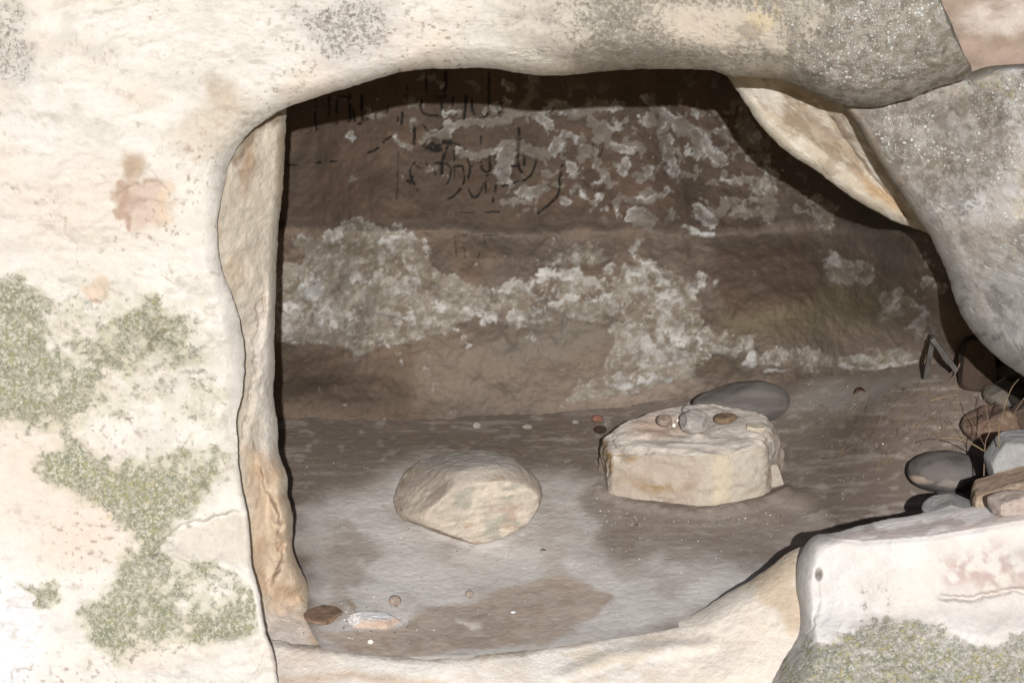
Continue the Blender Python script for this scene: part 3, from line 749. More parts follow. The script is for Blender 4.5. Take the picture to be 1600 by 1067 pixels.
z7([(190, 570), (230, 630), (300, 635), (380, 580)], 1.4); z7([(300, 300), (370, 310)], 1.4); z7([(720, 660), (715, 740)], 1.6); z7([(1070, 600), (1075, 690), (1070, 760)], 2.4)
z7([(215, 100), (215, 270)], 1.8); z7([(390, 60), (390, 300)], 2.4); z7([(40, 200), (30, 300)], 1.6); z7([(105, 600), (110, 700)], 1.8); z7([(180, 760), (240, 690)], 1.4)
z7([(230, 800), (280, 760), (350, 790), (300, 810)], 2.2); z7([(380, 730), (450, 720), (400, 780), (375, 870)], 2.2); z7([(0, 840), (90, 720)], 1.0, .5)
z7([(470, 780), (475, 900)], 1.4); z7([(850, 850), (860, 940)], 1.6); z7([(1125, 860), (1130, 930)], 1.6)

wpx, wpy = np.meshgrid(np.concatenate([np.linspace(60, 425, 70), np.arange(427, 1600, 1.75), np.linspace(1602, 2090, 90)]),
                       np.concatenate([np.linspace(-220, 100, 40), np.arange(103, 690, 1.75), [700, 720, 760]]), indexing='ij')
def wall_fields(px, py):
    n1 = fbm(px, py, 34, 5, 111, 0.6); n2 = fbm(px, py, 13, 4, 112, 0.6); n3 = fbm(px, py, 90, 4, 113)
    w1x = px + fbm(px, py, 16, 4, 114, 0.6) * 6.5; w1y = py + fbm(px, py, 16, 4, 115, 0.6) * 6.5
    w2x = px + n1 * 24; w2y = py + n3 * 14 + n2 * 5
    col = np.ones(px.shape + (3,)) * A(84, 69, 57)  # brown base kept very dark: stands in for light falling off inside
    col = mix(col, A(94, 74, 60), 0.7 * sstep(-0.3, 0.5, fbm(px, py * 2.4, 110, 4, 116)) * sstep(350, 320, py))
    col = mix(col, A(68, 57, 48), 0.5 * sstep(-0.2, 0.8, fbm(px * 1.2, py, 60, 5, 117)))
    col = mix(col, A(74, 64, 56), 0.6 * sstep(1150, 1260, px) * sstep(380, 320, py))
    # ledge line and lower, greyer plaster
    low = sstep(345, 366, py + n3 * 10)
    col = mix(col, A(98, 86, 75), 0.8 * low)
    col = mix(col, A(84, 73, 66), 0.7 * blob(w2x, w2y, 740, 395, 110, 30) )
    col = mix(col, A(104, 86, 70), 0.7 * low * sstep(0.05, 0.5, n3))
    col = mix(col, A(82, 68, 56), 0.6 * low * sstep(0.1, 0.7, n1))
    col = mix(col, A(90, 74, 60), 0.85 * pmask(w2x, w2y, [(400, 560), (540, 570), (640, 560), (700, 620), (640, 670), (400, 670)], 20))
    col = mix(col, A(70, 58, 48), 0.6 * blob(w2x, w2y, 545, 615, 90, 24)); col = mix(col, A(66, 56, 46), 0.8 * blob(w2x, w2y, 440, 536, 16, 10))
    col = mix(col, A(132, 116, 102), 0.75 * pmask(w2x, w2y, [(850, 640), (960, 560), (1040, 560), (1100, 620), (1000, 650)], 22))
    col = mix(col, A(118, 104, 90), 0.6 * pmask(w2x, w2y, [(640, 530), (940, 500), (950, 600), (800, 650), (660, 620)], 26))
    col = mix(col, A(104, 97, 86), 0.7 * blob(w2x, w2y, 860, 525, 100, 26, -8))
    col = mix(col, A(94, 84, 60), 0.75 * pmask(w2x, w2y, [(1130, 440), (1300, 430), (1430, 460), (1420, 530), (1250, 520), (1130, 520)], 26))
    col = mix(col, A(80, 64, 53), 0.85 * pmask(w2x, w2y, [(1105, 385), (1180, 372), (1270, 390), (1290, 420), (1270, 470), (1150, 490), (1110, 440)], 14))
    col = mix(col, A(84, 72, 58), 0.8 * pmask(w2x, w2y, [(1060, 545), (1120, 555), (1180, 590), (1140, 600), (1080, 580)], 8))
    col = mix(col, A(112, 98, 86), 0.6 * pmask(w2x, w2y, [(1300, 500), (1480, 490), (1500, 580), (1300, 580)], 26))
    col = mix(col, A(96, 84, 76), 0.6 * pmask(w2x, w2y, [(1190, 290), (1330, 330), (1440, 400), (1400, 420), (1300, 380), (1200, 360)], 16))
    # film (thin pale deposits) and crust (thick white)
    film = np.zeros(px.shape); crust = np.zeros(px.shape)
    film = np.maximum(film, pmask(w2x, w2y, [(425, 432), (470, 410), (500, 372), (560, 352), (625, 352), (668, 392), (700, 430), (770, 470), (700, 520), (640, 545), (560, 560), (500, 545), (425, 545)], 8))
    film = np.maximum(film, 0.9 * pmask(w2x, w2y, [(940, 440), (1000, 396), (1080, 440), (1115, 520), (1090, 590), (1010, 620), (900, 630), (950, 560), (948, 480)], 10))
    film = np.maximum(film, 0.8 * pmask(w2x, w2y, [(740, 450), (880, 425), (940, 440), (960, 500), (830, 500), (760, 505), (710, 480)], 8))
    for b in [(1136, 536, 40, 22), (1403, 475, 36, 24), (1464, 449, 20, 14), (1195, 315, 34, 34), (1288, 335, 26, 26), (1160, 200, 22, 30), (1328, 418, 40, 24), (1240, 560, 90, 18), (1380, 560, 70, 14), (900, 400, 60, 24), (470, 385, 30, 16), (1180, 290, 50, 8)]:
        film = np.maximum(film, 0.75 * blob(w2x, w2y, *b, 0, 0.3))
    fm = sstep(0.28, 0.72, film * 0.8 + 0.28 * n1 + 0.22 * n2)
    col = mix(col, A(128, 121, 108), 0.75 * fm)
    col = mix(col, A(104, 92, 76), 0.75 * fm * sstep(-0.1, 0.4, fbm(px, py, 34, 5, 118, 0.65)))
    col = mix(col, A(150, 145, 134), 0.5 * fm * sstep(0.1, 0.6, fbm(px, py, 9, 4, 128, 0.65)))
    edge = fm * (1 - fm) * 4
    for b in [(528, 372, 24, 12), (600, 391, 16, 18), (622, 371, 16, 8), (652, 388, 14, 16), (491, 459, 34, 24), (521, 502, 64, 26), (632, 452, 34, 18), (663, 502, 18, 16), (693, 485, 14, 8), (712, 488, 12, 8),
              (747, 499, 28, 14), (455, 500, 24, 30), (560, 440, 50, 16), (1000, 387, 9, 12), (996, 431, 34, 26), (1030, 468, 46, 28), (1084, 466, 20, 30), (1060, 530, 40, 50), (1171, 562, 38, 14), (1136, 540, 24, 12),
              (1263, 578, 24, 10), (1368, 553, 24, 10), (1240, 560, 20, 8), (1328, 405, 40, 10), (1010, 560, 50, 40), (1403, 475, 24, 12), (1464, 445, 12, 8), (925, 445, 24, 14), (880, 412, 40, 10), (800, 410, 6, 5), (1440, 520, 24, 30), (1100, 440, 18, 26), (985, 600, 70, 14)]:
        crust = np.maximum(crust, blob(w2x, w2y, b[0], b[1], b[2], b[3], 0, 0.7))
    for pts, w in [([(589, 536), (605, 552), (619, 570)], 7), ([(767, 452), (818, 445), (850, 430), (880, 432), (925, 448)], 12), ([(784, 496), (835, 482), (880, 478), (940, 470)], 7), ([(710, 519), (733, 549)], 5),
                   ([(957, 501), (965, 518), (996, 518)], 5), ([(1300, 567), (1370, 570), (1438, 573)], 3), ([(1190, 585), (1290, 580)], 4), ([(590, 492), (640, 496), (660, 510)], 5)]:
        crust = np.maximum(crust, stroke(w2x, w2y, pts, w))
    n5 = fbm(px, py, 7, 3, 127, 0.7)
    cm = sstep(0.40, 0.74, crust * 0.62 + 0.38 * n2 + 0.26 * n1 + 0.20 * n5)
    fleck = sstep(0.42, 0.6, fbm(px, py, 6, 3, 119)) * sstep(0.2, 0.6, film)
    cm = np.maximum(cm, 0.5 * fleck)
    cm2 = np.zeros(px.shape)
    ring = np.zeros(px.shape)
    vr = fbm(px, py, 9, 4, 126, 0.65) * 4.5
    for pts, w in W_STROKES:
        d = seg_dist(w1x, w1y, pts) + vr
        m = sstep(w + 2.0, w - 1.5, d)
        cm2 = np.maximum(cm2, m)
        ring = np.maximum(ring, m * (0.25 + 0.75 * sstep(w - 6.0, w - 1.0, d)) if w > 4.5 else m)
    # small extra flakes among them
    fl2 = sstep(0.52, 0.60, fbm(px, py, 14, 3, 120) + 0.30 * pmask(px, py, [(830, 150), (1140, 150), (1240, 280), (1120, 360), (960, 350), (860, 290)], 30) - 0.02)
    fl2 = fl2 * sstep(360, 330, py) * pmask(px, py, [(800, 140), (1150, 130), (1260, 280), (1120, 365), (940, 355), (780, 330)], 30)
    cm2 = np.maximum(cm2, fl2)
    col = mix(col, A(112, 104, 94), 0.85 * cm2)
    patch = sstep(-0.05, 0.45, fbm(px, py, 22, 5, 121, 0.68) + 0.16 * sstep(860, 960, px))
    col = mix(col, A(160, 160, 158), 0.85 * ring * patch)
    col = mix(col, A(150, 148, 142), 0.5 * edge * sstep(0, 0.4, n2))
    whiteness = 0.35 + 0.65 * sstep(-0.5, 0.5, fbm(px, py, 22, 5, 122, 0.65))
    col = mix(col, A(168, 167, 164), 0.9 * cm * whiteness * (1 - 0.3 * sstep(1100, 1300, px)))
    # charcoal
    ch = np.zeros(px.shape)
    cx = px + fbm(px, py, 9, 2, 123) * 1.0; cy = py + fbm(px, py, 9, 2, 124) * 1.0
    brk = sstep(-0.75, -0.1, fbm(px, py, 7, 3, 125))
    sub = (py > 100) & (py < 420) & (px > 430) & (px < 980)
    sx, sy = cx[sub], cy[sub]
    acc = np.zeros(sx.shape)
    for pts, w, s in CHAR:
        P = spline(pts, n=max(6, len(pts) * 4)) if len(pts) > 2 else np.array(pts)
        x0, x1, y0, y1 = P[:, 0].min() - 6, P[:, 0].max() + 6, P[:, 1].min() - 6, P[:, 1].max() + 6
        b = (sx > x0) & (sx < x1) & (sy > y0) & (sy < y1)
        if b.any():
            m = s * sstep(w + 1.0, max(w - 0.9, 0), seg_dist(sx[b], sy[b], [tuple(q) for q in P]))
            acc[b] = np.maximum(acc[b], m)
    ch[sub] = acc
    ch = ch * brk
    col = mix(col, A(24, 22, 20), 0.97 * ch * (1 - 0.4 * cm2))
    relief = dict(cm=cm, cm2=cm2, fm=fm, n1=n1, n2=n2, n3=n3, low=low)
    return col, relief
wcol, rl = wall_fields(wpx, wpy)
wcol = wcol * 1.22 * (1 + 0.22 * rl['low'][..., None])
wcol = wcol * 0.80 + 0.20 * wcol.mean(-1, keepdims=True) * np.array([1.04, 1.0, 0.96])
base = np.interp(wpx, _bx, _bY)
hgt = np.clip((wall_base_y(wpx) - wpy) / 520.0, -0.3, 1.6)
Yw = base + 0.02 - (0.36 + 0.20 * sstep(900, 1500, wpx)) * np.clip(hgt, 0, 2) ** (1.3 - 0.3 * sstep(900, 1400, wpx))
Yw = Yw + 0.05 * (1 - rl['low']) * 1.0                                     # upper wall set back over a low ledge
Yw = Yw - 0.05 * np.exp(-((wpy - 372) / 22.0) ** 2) * sstep(1100, 900, wpx) * 0.6
Yw = Yw + 0.05 * pmask(wpx, wpy, [(1105, 385), (1180, 372), (1275, 390), (1292, 425), (1270, 475), (1150, 492), (1110, 440)], 20)
Yw = Yw + 0.03 * blob(wpx, wpy, 860, 525, 110, 30, -8) + 0.035 * blob(wpx, wpy, 545, 618, 80, 24)
Yw = Yw + 0.03 * rl['n3'] + 0.012 * rl['n1'] + 0.004 * rl['n2'] * rl['low'] + 0.0015 * rl['n2']
Yw = Yw - 0.004 * rl['cm'] - 0.0035 * rl['cm2'] - 0.003 * rl['fm']
Yw = Yw - 0.25 * sstep(1300, 1480, wpx) * sstep(560, 420, wpy) - 0.30 * sstep(980, 1220, wpx) * sstep(520, 280, wpy)
Yw = Yw - 1.6 * sstep(1560, 2090, wpx) ** 1.5 * 1.0 - 1.2 * sstep(400, 60, wpx) ** 1.5    # the side walls close the cell
Yw = Yw - 0.9 * sstep(60, -220, wpy)                                                       # and the roof springs forward
Yw = Yw - 0.30 * sstep(620, 440, wpx) * sstep(645, 520, wpy) - 0.16 * sstep(1340, 1480, wpx) * sstep(560, 460, wpy)
Yw = 0.46 + smax(Yw - 0.46, 0.08)
wall = grid_mesh('cave_wall', unproj(wpx, wpy, Yw), M_wall, wcol, flip=True)
tag(wall, 'brown back wall of the cave, painted dark for light falloff, with white salt crusts and charcoal writing', kind='structure')

# ceiling, hidden behind the lintel but closing the room
cx_, cy_ = np.meshgrid(np.linspace(-2.2, 2.9, 130), np.linspace(0.22, 2.6, 80), indexing='ij')
cz_ = 2.02 + 0.03 * fbm(cx_ * 500, cy_ * 500, 200, 4, 131) + 0.22 * sstep(0.5, 0.2, cy_)
ceil = grid_mesh('cave_ceiling', np.stack([cx_, cy_, cz_], -1), M_wall, np.ones(cx_.shape + (3,)) * A(70, 58, 48), flip=True)
tag(ceil, 'dark rock ceiling of the cave, falloff-darkened like the wall', kind='structure')
# rock mass over and beside the cell so that no sky leaks in
def mass(name, x0, x1, y0, y1, z0, z1, label):
    bm = bmesh.new()
    bmesh.ops.create_cube(bm, size=1)
    for v in bm.verts: v.co = Vector(((x0 + x1) / 2 + v.co.x * (x1 - x0), (y0 + y1) / 2 + v.co.y * (y1 - y0), (z0 + z1) / 2 + v.co.z * (z1 - z0)))
    bmesh.ops.subdivide_edges(bm, edges=bm.edges[:], cuts=14, use_grid_fill=True)
    P = np.array([v.co[:] for v in bm.verts])
    n = fbm3(P, 0.5, 4, 3)
    me = bpy.data.meshes.new(name); bm.to_mesh(me); bm.free()
    P[:, 2] += n * 0.03; P[:, 0] += fbm3(P, 0.5, 3, 8) * 0.03
    me.vertices.foreach_set('co', P.ravel().astype(np.float32))
    set_attrs(me, np.ones((len(P), 3)) * A(205, 190, 168))
    me.materials.append(M_plain)
    return tag(new_obj(name, me), label, kind='structure')
mass('hill_top', -2.6, 3.2, 0.45, 3.2, 2.3, 3.1, 'sandstone rock mass above the cave')
mass('hill_left', -3.0, -1.75, 0.15, 3.2, -0.6, 2.7, 'sandstone rock mass left of the cave')
mass('hill_right', 2.35, 3.4, 0.15, 3.2, -0.6, 2.7, 'sandstone rock mass right of the cave')

# ================================================================== SILL
def si_col(px, py, d):
    wx = px + fbm(px, py * 2, 50, 4, 141) * 14; wy = py + fbm(px, py * 2, 50, 4, 142) * 8
    k = 1.55
    col = np.ones(px.shape + (3,)) * A(228, 218, 206, k)
    col = mix(col, A(240, 234, 226, k), 0.7 * sstep(-0.1, 0.5, fbm(px, py * 2, 90, 4, 143)))
    col = mix(col, A(214, 198, 176, k), 0.6 * sstep(0.1, 0.6, fbm(px, py * 2, 50, 4, 144)))
    col = mix(col, A(202, 180, 150, k), 0.7 * pmask(wx, wy, [(1130, 930), (1190, 890), (1250, 850), (1255, 960), (1240, 1000), (1180, 920)], 12))
    col = mix(col, A(240, 228, 214, k), 0.7 * pmask(wx, wy, [(1050, 990), (1180, 940), (1240, 1000), (1200, 1080), (1020, 1080)], 24))
    col = mix(col, A(206, 186, 166, k), 0.8 * stroke(wx, wy, [(440, 1062), (560, 1052), (700, 1075)], 9, 8))
    col = mix(col, A(232, 214, 198, k), 0.6 * blob(wx, wy, 470, 1020, 40, 24))
    col = mix(col, A(208, 200, 190, k), 0.6 * stroke(wx, wy, [(880, 1050), (960, 1018), (1060, 1006), (1110, 1000)], 5, 5))
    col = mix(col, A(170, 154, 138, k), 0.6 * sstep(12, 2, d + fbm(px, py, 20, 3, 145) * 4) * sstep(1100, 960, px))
    return col, {}
def si_depth(px, py):
    yr = np.interp(px, [380, 520, 620, 700, 800, 900, 1000, 1080, 1130, 1190, 1240, 1275, 1400], [1000, 1010, 1022, 1025, 1017, 1002, 980, 960, 930, 893, 858, 846, 846])
    d = np.clip(py - yr, 0, 400)
    Y = np.interp(px, RIM_X, RIM_Y)
    sl = np.interp(px, [400, 520, 1000, 1100, 1230, 1400], [0.0024, 0.0022, 0.0022, 0.0022, 0.0020, 0.0018])
    Y = Y - sl * d + 0.001 * sl * d * d
    Y = -0.19 + smax(Y + 0.19, 0.05) - 0.0003 * np.clip(py - 1000, 0, 300)
    return Y + 0.012 * fbm(px, py, 110, 3, 146) + 0.003 * fbm(px, py, 34, 4, 147) + 0.0008 * fbm(px, py, 12, 3, 148) \
        - 0.012 * stroke(px, py, [(880, 1056), (960, 1024), (1060, 1012), (1110, 1005)], 10, 10)
Ap5 = [(400, 990), (440, 1003), (520, 1011), (620, 1022), (700, 1025), (800, 1017), (900, 1001), (1000, 979), (1080, 960), (1130, 931), (1190, 894), (1240, 858), (1285, 846), (1350, 846)]
Bp5 = [(400, 1300), (440, 1300), (520, 1300), (620, 1300), (700, 1300), (800, 1300), (890, 1300), (970, 1300), (1040, 1300), (1100, 1300), (1160, 1300), (1220, 1300), (1300, 1300), (1400, 1300)]
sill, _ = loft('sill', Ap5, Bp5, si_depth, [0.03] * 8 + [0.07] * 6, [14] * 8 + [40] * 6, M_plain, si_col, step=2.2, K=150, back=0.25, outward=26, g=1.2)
tag(sill, 'worn pale rock sill across the bottom of the cave mouth', kind='structure')

# ================================================================== LEDGE (bottom right)
def yr_ledge(px): return np.interp(px, [1240, 1275, 1350, 1450, 1520, 1600, 1800], [842, 838, 845, 838, 826, 812, 780])
def le_col(px, py, d):
    wx = px + fbm(px, py, 40, 4, 151) * 14; wy = py + fbm(px, py, 40, 4, 152) * 14
    col = np.ones(px.shape + (3,)) * A(246, 238, 230)
    col = mix(col, A(255, 252, 250), 0.6 * sstep(0, 0.5, fbm(px, py, 90, 4, 153)))
    top = sstep(3, -4, wy * 0.3 + py * 0.7 - yr_ledge(px))
    k = 0.95
    col = mix(col, A(226, 218, 212, k), top)
    col = mix(col, A(176, 160, 152, k), 0.75 * top * stroke(px, wy, [(1290, 838), (1400, 838), (1500, 822), (1620, 806)], 8, 5))
    col = mix(col, A(198, 192, 190, k), 0.6 * top * stroke(wx, wy, [(1440, 808), (1600, 800)], 6, 6))
    pk = pmask(wx, wy, [(1475, 875), (1530, 850), (1600, 870), (1640, 905), (1560, 925), (1490, 925)], 16)
    col = mix(col, A(206, 180, 174), 0.75 * pk * sstep(-0.5, 0.3, fbm(px, py, 14, 4, 154)))
    col = mix(col, A(226, 218, 214), 0.5 * pmask(wx, wy, [(1470, 935), (1640, 920), (1640, 985), (1480, 975)], 10))
    col = mix(col, A(120, 110, 100), 0.9 * blob(px, py, 1279, 897, 4, 6))
    moss = 0.92 * pmask(wx, wy, [(1180, 1100), (1240, 1010), (1300, 985), (1370, 960), (1440, 965), (1520, 1000), (1640, 980), (1640, 1200), (1180, 1200)], 22)
    moss = np.maximum(moss, 0.35 * pmask(wx, wy, [(1300, 930), (1420, 910), (1440, 960), (1320, 980)], 18))
    moss = np.maximum(moss, 0.7 * stroke(wx, wy, [(1262, 990), (1240, 1030)], 8, 6))
    col = mix(col, A(206, 198, 184), 0.55 * sstep(0.3, 0.8, moss))
    grey = 0.55 * moss
    yel = sstep(-0.15, 0.3, fbm(px, py, 26, 3, 155)) * sstep(0.4, 0.8, moss)
    return col, dict(moss=moss, grey=grey, speck=0.22 * sstep(0.4, 0.8, moss), yellow=yel)
def le_depth(px, py):
    yr = yr_ledge(px)
    up = yr - py
    rise = np.where(up > 0, 0.0064 * up, 0)
    sm = 0.012 * np.exp(-(up / 6.0) ** 2)
    Y = -0.08 + rise + sm - 0.0003 * np.clip(py - yr, 0, 500) - 0.0000027 * np.clip(py - 840, 0, 500) ** 2
    Y = Y + 0.08 * sstep(1420, 1240, px) * sstep(1060, 880, py)
    wx = px + fbm(px, py, 14, 3, 156) * 4; wy = py + fbm(px, py, 14, 3, 157) * 4
    Y = Y - 0.07 * sstep(1480, 1640, px) * sstep(930, 860, np.abs(py - 890) * 1.0 + 870)
    Y = Y + 0.022 * sstep(7, 0, np.abs(wy - np.interp(px, [1462, 1480, 1520, 1560, 1600, 1700], [930, 932, 934, 928, 920, 900]))) * sstep(1460, 1475, px)
    Y = Y + 0.03 * blob(px, py, 1279, 897, 4.5, 8) + 0.007 * stroke(wx, wy, [(1279, 900), (1277, 940), (1272, 975), (1258, 995)], 1.2, 2)
    mz = sstep(940, 1000, py)
    Y = Y - 0.03 * mz * sstep(1220, 1400, px) - 0.006 * mz * np.abs(fbm(px, py, 18, 4, 158))
    return Y + 0.012 * fbm(px, py, 110, 3, 159) + 0.003 * fbm(px, py, 34, 4, 160) + 0.001 * fbm(px, py, 12, 3, 161)
Ap6 = [(1120, 1300), (1160, 1160), (1195, 1085), (1222, 1030), (1246, 992), (1249, 955), (1243, 915), (1246, 880), (1258, 852), (1274, 837), (1302, 832), (1345, 820), (1400, 809), (1450, 800), (1500, 794), (1550, 790), (1600, 788), (1700, 786), (1850, 784), (2050, 784)]
Bp6 = [(1190, 1320), (1260, 1320), (1310, 1320), (1350, 1320), (1390, 1320), (1430, 1320), (1470, 1320), (1500, 1320), (1530, 1320), (1560, 1320), (1590, 1320), (1620, 1320), (1660, 1320), (1700, 1320), (1740, 1320), (1780, 1320), (1820, 1320), (1880, 1320), (1960, 1320), (2060, 1320)]
ledge, _ = loft('rock_ledge', Ap6, Bp6, le_depth, [0.22] * 8 + [0.08] + [0.03] * 11, [70] * 7 + [40] + [20] + [8] * 11, M_face, le_col, step=2.2, K=230, back=0.30, outward=30, g=1.25)
tag(ledge, 'white weathered rock ledge with yellow-green lichen at the lower right of the opening', 'rock')

# ================================================================== STONES
_ico = {}
def ico(n):
    if n not in _ico:
        bm = bmesh.new(); bmesh.ops.create_icosphere(bm, subdivisions=n, radius=1.0)
        V = np.array([v.co[:] for v in bm.verts]); F = np.array([[v.index for v in f.verts] for f in bm.faces])
        bm.free(); _ico[n] = (V, F)
    return _ico[n]


def stone(name, loc, axes, planes=(), R0=1.0, rz=0.0, tilt=(0, 0), sub=5, seed=1, amp=0.045, fine=0.02, soft=0.04, colf=None, mat=None, chip=0.4, sq=1.0, yaw_first=True, parent=None):
    V, F = ico(sub)
    V = V.copy()
    if sq != 1.0:
        V = np.sign(V) * np.abs(V) ** sq
        V /= np.maximum(np.max(np.abs(V)), 1e-6)
    V = V * R0
    raw = V.copy()
    for n, d in planes:
        n = np.array(n, float); n /= np.linalg.norm(n)
        t = V @ n - d
        V = V - n[None, :] * smax(t, soft)[:, None]
    U = V.copy()
    Nn = raw / np.linalg.norm(raw, axis=1, keepdims=True)
    V = V * np.array(axes)
    s = max(axes)
    V = V + Nn * ((fbm3(U, 0.9, 3, seed) * amp + fbm3(U, 0.28, 4, seed + 9) * amp * chip + fbm3(U, 0.09, 3, seed + 4) * fine)[:, None] * s)
    me = bpy.data.meshes.new(name)
    me.from_pydata(V.tolist(), [], F.tolist())
    me.polygons.foreach_set('use_smooth', np.ones(len(F), bool))
    me.update()
    nr = np.zeros(len(V) * 3, np.float32); me.vertices.foreach_get('normal', nr); nr = nr.reshape(-1, 3)
    col = colf(U, nr, V / s)
    set_attrs(me, col)
    me.materials.append(mat or M_stone)
    o = new_obj(name, me, parent)
    o.location = loc; o.rotation_euler = (tilt[0], tilt[1], rz)
    return o

def simple(c, c2=None, seed=0, sc=0.6, k=1.6, c3=None):
    def f(U, n, V):
        col = np.ones((len(U), 3)) * A(*c, k)
        if c2: col = mix(col, A(*c2, k), sstep(-0.2, 0.5, fbm3(U, sc, 4, seed + 21)))
        if c3: col = mix(col, A(*c3, k), 0.8 * sstep(0.15, 0.45, fbm3(U, sc * 0.5, 4, seed + 31)))
        return col
    return f

def mpp(Y): return (Y - CAM[1]) / FPX / math.cos(PITCH)

def on_floor(bbox, dr=0.8, sink=0.12, zoff=0.0):
    """centre and semi-axes of a stone that fills the photo box and rests on the floor; dr = depth/width"""
    x0, y0, x1, y1 = bbox
    cx, cy = (x0 + x1) / 2, (y0 + y1) / 2
    Y = floor_hit(cx, y1)[1]
    for _ in range(12):
        m = mpp(Y)
        a = (x1 - x0) / 2 * m; H = (y1 - y0) / 2 * m
        b = a * dr
        cc = H * H - (b * math.sin(PITCH)) ** 2
        if cc < (0.35 * H) ** 2: b = 0.93 * H / math.sin(PITCH); cc = (0.36 * H) ** 2
        c = math.sqrt(cc) / math.cos(PITCH)
        lo, hi = -1.0, 3.0
        for _i in range(40):
            mid = 0.5 * (lo + hi); p = unproj(cx, cy, mid)
            if p[2] > float(floor_z(np.array([p[0]]), np.array([p[1]]))[0]) + zoff + c * (1 - sink): lo = mid
            else: hi = mid
        Y = mid
    return unproj(cx, cy, Y), (a, b, c)

# ---- left boulder with a broken face
def bl_col(U, n, V):
    k = 1.2
    col = np.ones((len(U), 3)) * A(156, 144, 131, k)
    col = mix(col, A(172, 160, 146, k), sstep(-0.3, 0.4, fbm3(U, 0.7, 4, 3)))
    col = mix(col, A(134, 118, 102, k), 0.6 * sstep(0.1, 0.5, fbm3(U * [1, 1, 2], 0.5, 4, 4)))
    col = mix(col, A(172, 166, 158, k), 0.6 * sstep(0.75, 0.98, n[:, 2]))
    k0 = k; fn = np.array([0.36, -0.90, -0.20]); fn /= np.linalg.norm(fn)
    f = sstep(0.76, 0.86, n @ fn + 0.06 * fbm3(U, 0.2, 3, 6))
    k = 1.7
    col = mix(col, A(206, 194, 180, k), f)
    col = mix(col, A(186, 180, 166, k), f * sstep(0.0, 0.3, fbm3(U, 0.35, 3, 7)))
    col = mix(col, A(222, 210, 192, k), f * sstep(0.1, 0.4, fbm3(U, 0.22, 4, 8)))
    col = mix(col, A(190, 164, 144, k), 0.6 * f * sstep(0.3, 0.6, fbm3(U, 0.25, 4, 12)))
    return col
p, ax = on_floor((617, 702, 842, 850), dr=0.95, sink=0.10)
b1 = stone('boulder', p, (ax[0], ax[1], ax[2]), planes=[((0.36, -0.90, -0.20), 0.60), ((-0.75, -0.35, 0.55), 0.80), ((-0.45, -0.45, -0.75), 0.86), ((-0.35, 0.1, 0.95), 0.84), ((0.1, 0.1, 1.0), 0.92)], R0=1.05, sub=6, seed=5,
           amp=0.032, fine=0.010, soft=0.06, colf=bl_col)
tag(b1, 'rounded tan boulder with a pale flat broken face, lying on the grey dust', 'boulder')

# ---- the block
def bk_col(U, n, V):
    k = 1.85
    col = np.ones((len(U), 3)) * A(192, 178, 162, k)
    col = mix(col, A(208, 197, 184, k), sstep(-0.2, 0.5, fbm3(U, 0.4, 4, 13)))
    col = mix(col, A(172, 150, 128, k), 0.75 * sstep(0.0, 0.4, fbm3(U, 0.22, 4, 14)) * sstep(0.35, -0.2, U[:, 2]))
    col = mix(col, A(160, 126, 76, k), 0.8 * sstep(0.15, 0.45, fbm3(U * [1, 1, 0.7], 0.25, 4, 15)) * sstep(0.5, 0.25, np.abs(U[:, 2] - 0.15)) * sstep(0.1, -0.5, U[:, 0]))
    rightf = sstep(0.75, 0.95, n @ np.array([0.4, -0.9, 0.0]))
    col = mix(col, A(204, 194, 178, k), 0.7 * rightf)
    col = mix(col, A(222, 208, 180, k), 0.7 * sstep(0.14, 0.04, np.abs(U[:, 0] - 0.30)) * sstep(0.0, -0.3, U[:, 1]))
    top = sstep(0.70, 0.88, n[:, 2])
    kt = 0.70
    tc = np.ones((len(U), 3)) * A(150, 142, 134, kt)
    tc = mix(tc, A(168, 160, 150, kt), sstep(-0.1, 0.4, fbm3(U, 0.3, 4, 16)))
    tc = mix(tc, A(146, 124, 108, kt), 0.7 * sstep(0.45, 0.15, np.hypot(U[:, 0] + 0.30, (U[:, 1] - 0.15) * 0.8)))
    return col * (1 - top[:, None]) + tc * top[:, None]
fr = floor_hit(1085, 797)
bw = 0.318
bc = np.array([unproj(1079, 700, fr[1] + 0.24)[0], fr[1] + 0.24, fr[2] + 0.084])
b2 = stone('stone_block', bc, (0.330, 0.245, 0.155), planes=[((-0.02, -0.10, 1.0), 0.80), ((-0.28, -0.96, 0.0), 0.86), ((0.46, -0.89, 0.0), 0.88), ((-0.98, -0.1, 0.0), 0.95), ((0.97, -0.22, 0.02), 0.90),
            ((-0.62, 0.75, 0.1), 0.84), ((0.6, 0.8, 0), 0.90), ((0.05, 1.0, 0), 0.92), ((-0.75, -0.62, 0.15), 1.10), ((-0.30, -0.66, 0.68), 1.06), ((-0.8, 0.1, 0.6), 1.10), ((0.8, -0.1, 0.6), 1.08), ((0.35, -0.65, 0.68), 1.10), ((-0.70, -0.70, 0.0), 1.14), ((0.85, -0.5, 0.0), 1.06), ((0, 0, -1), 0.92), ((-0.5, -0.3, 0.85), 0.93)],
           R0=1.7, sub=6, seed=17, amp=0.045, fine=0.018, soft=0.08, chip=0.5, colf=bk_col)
tag(b2, 'large squat cream stone block with a flat dusty top carrying small stones', 'stone block')

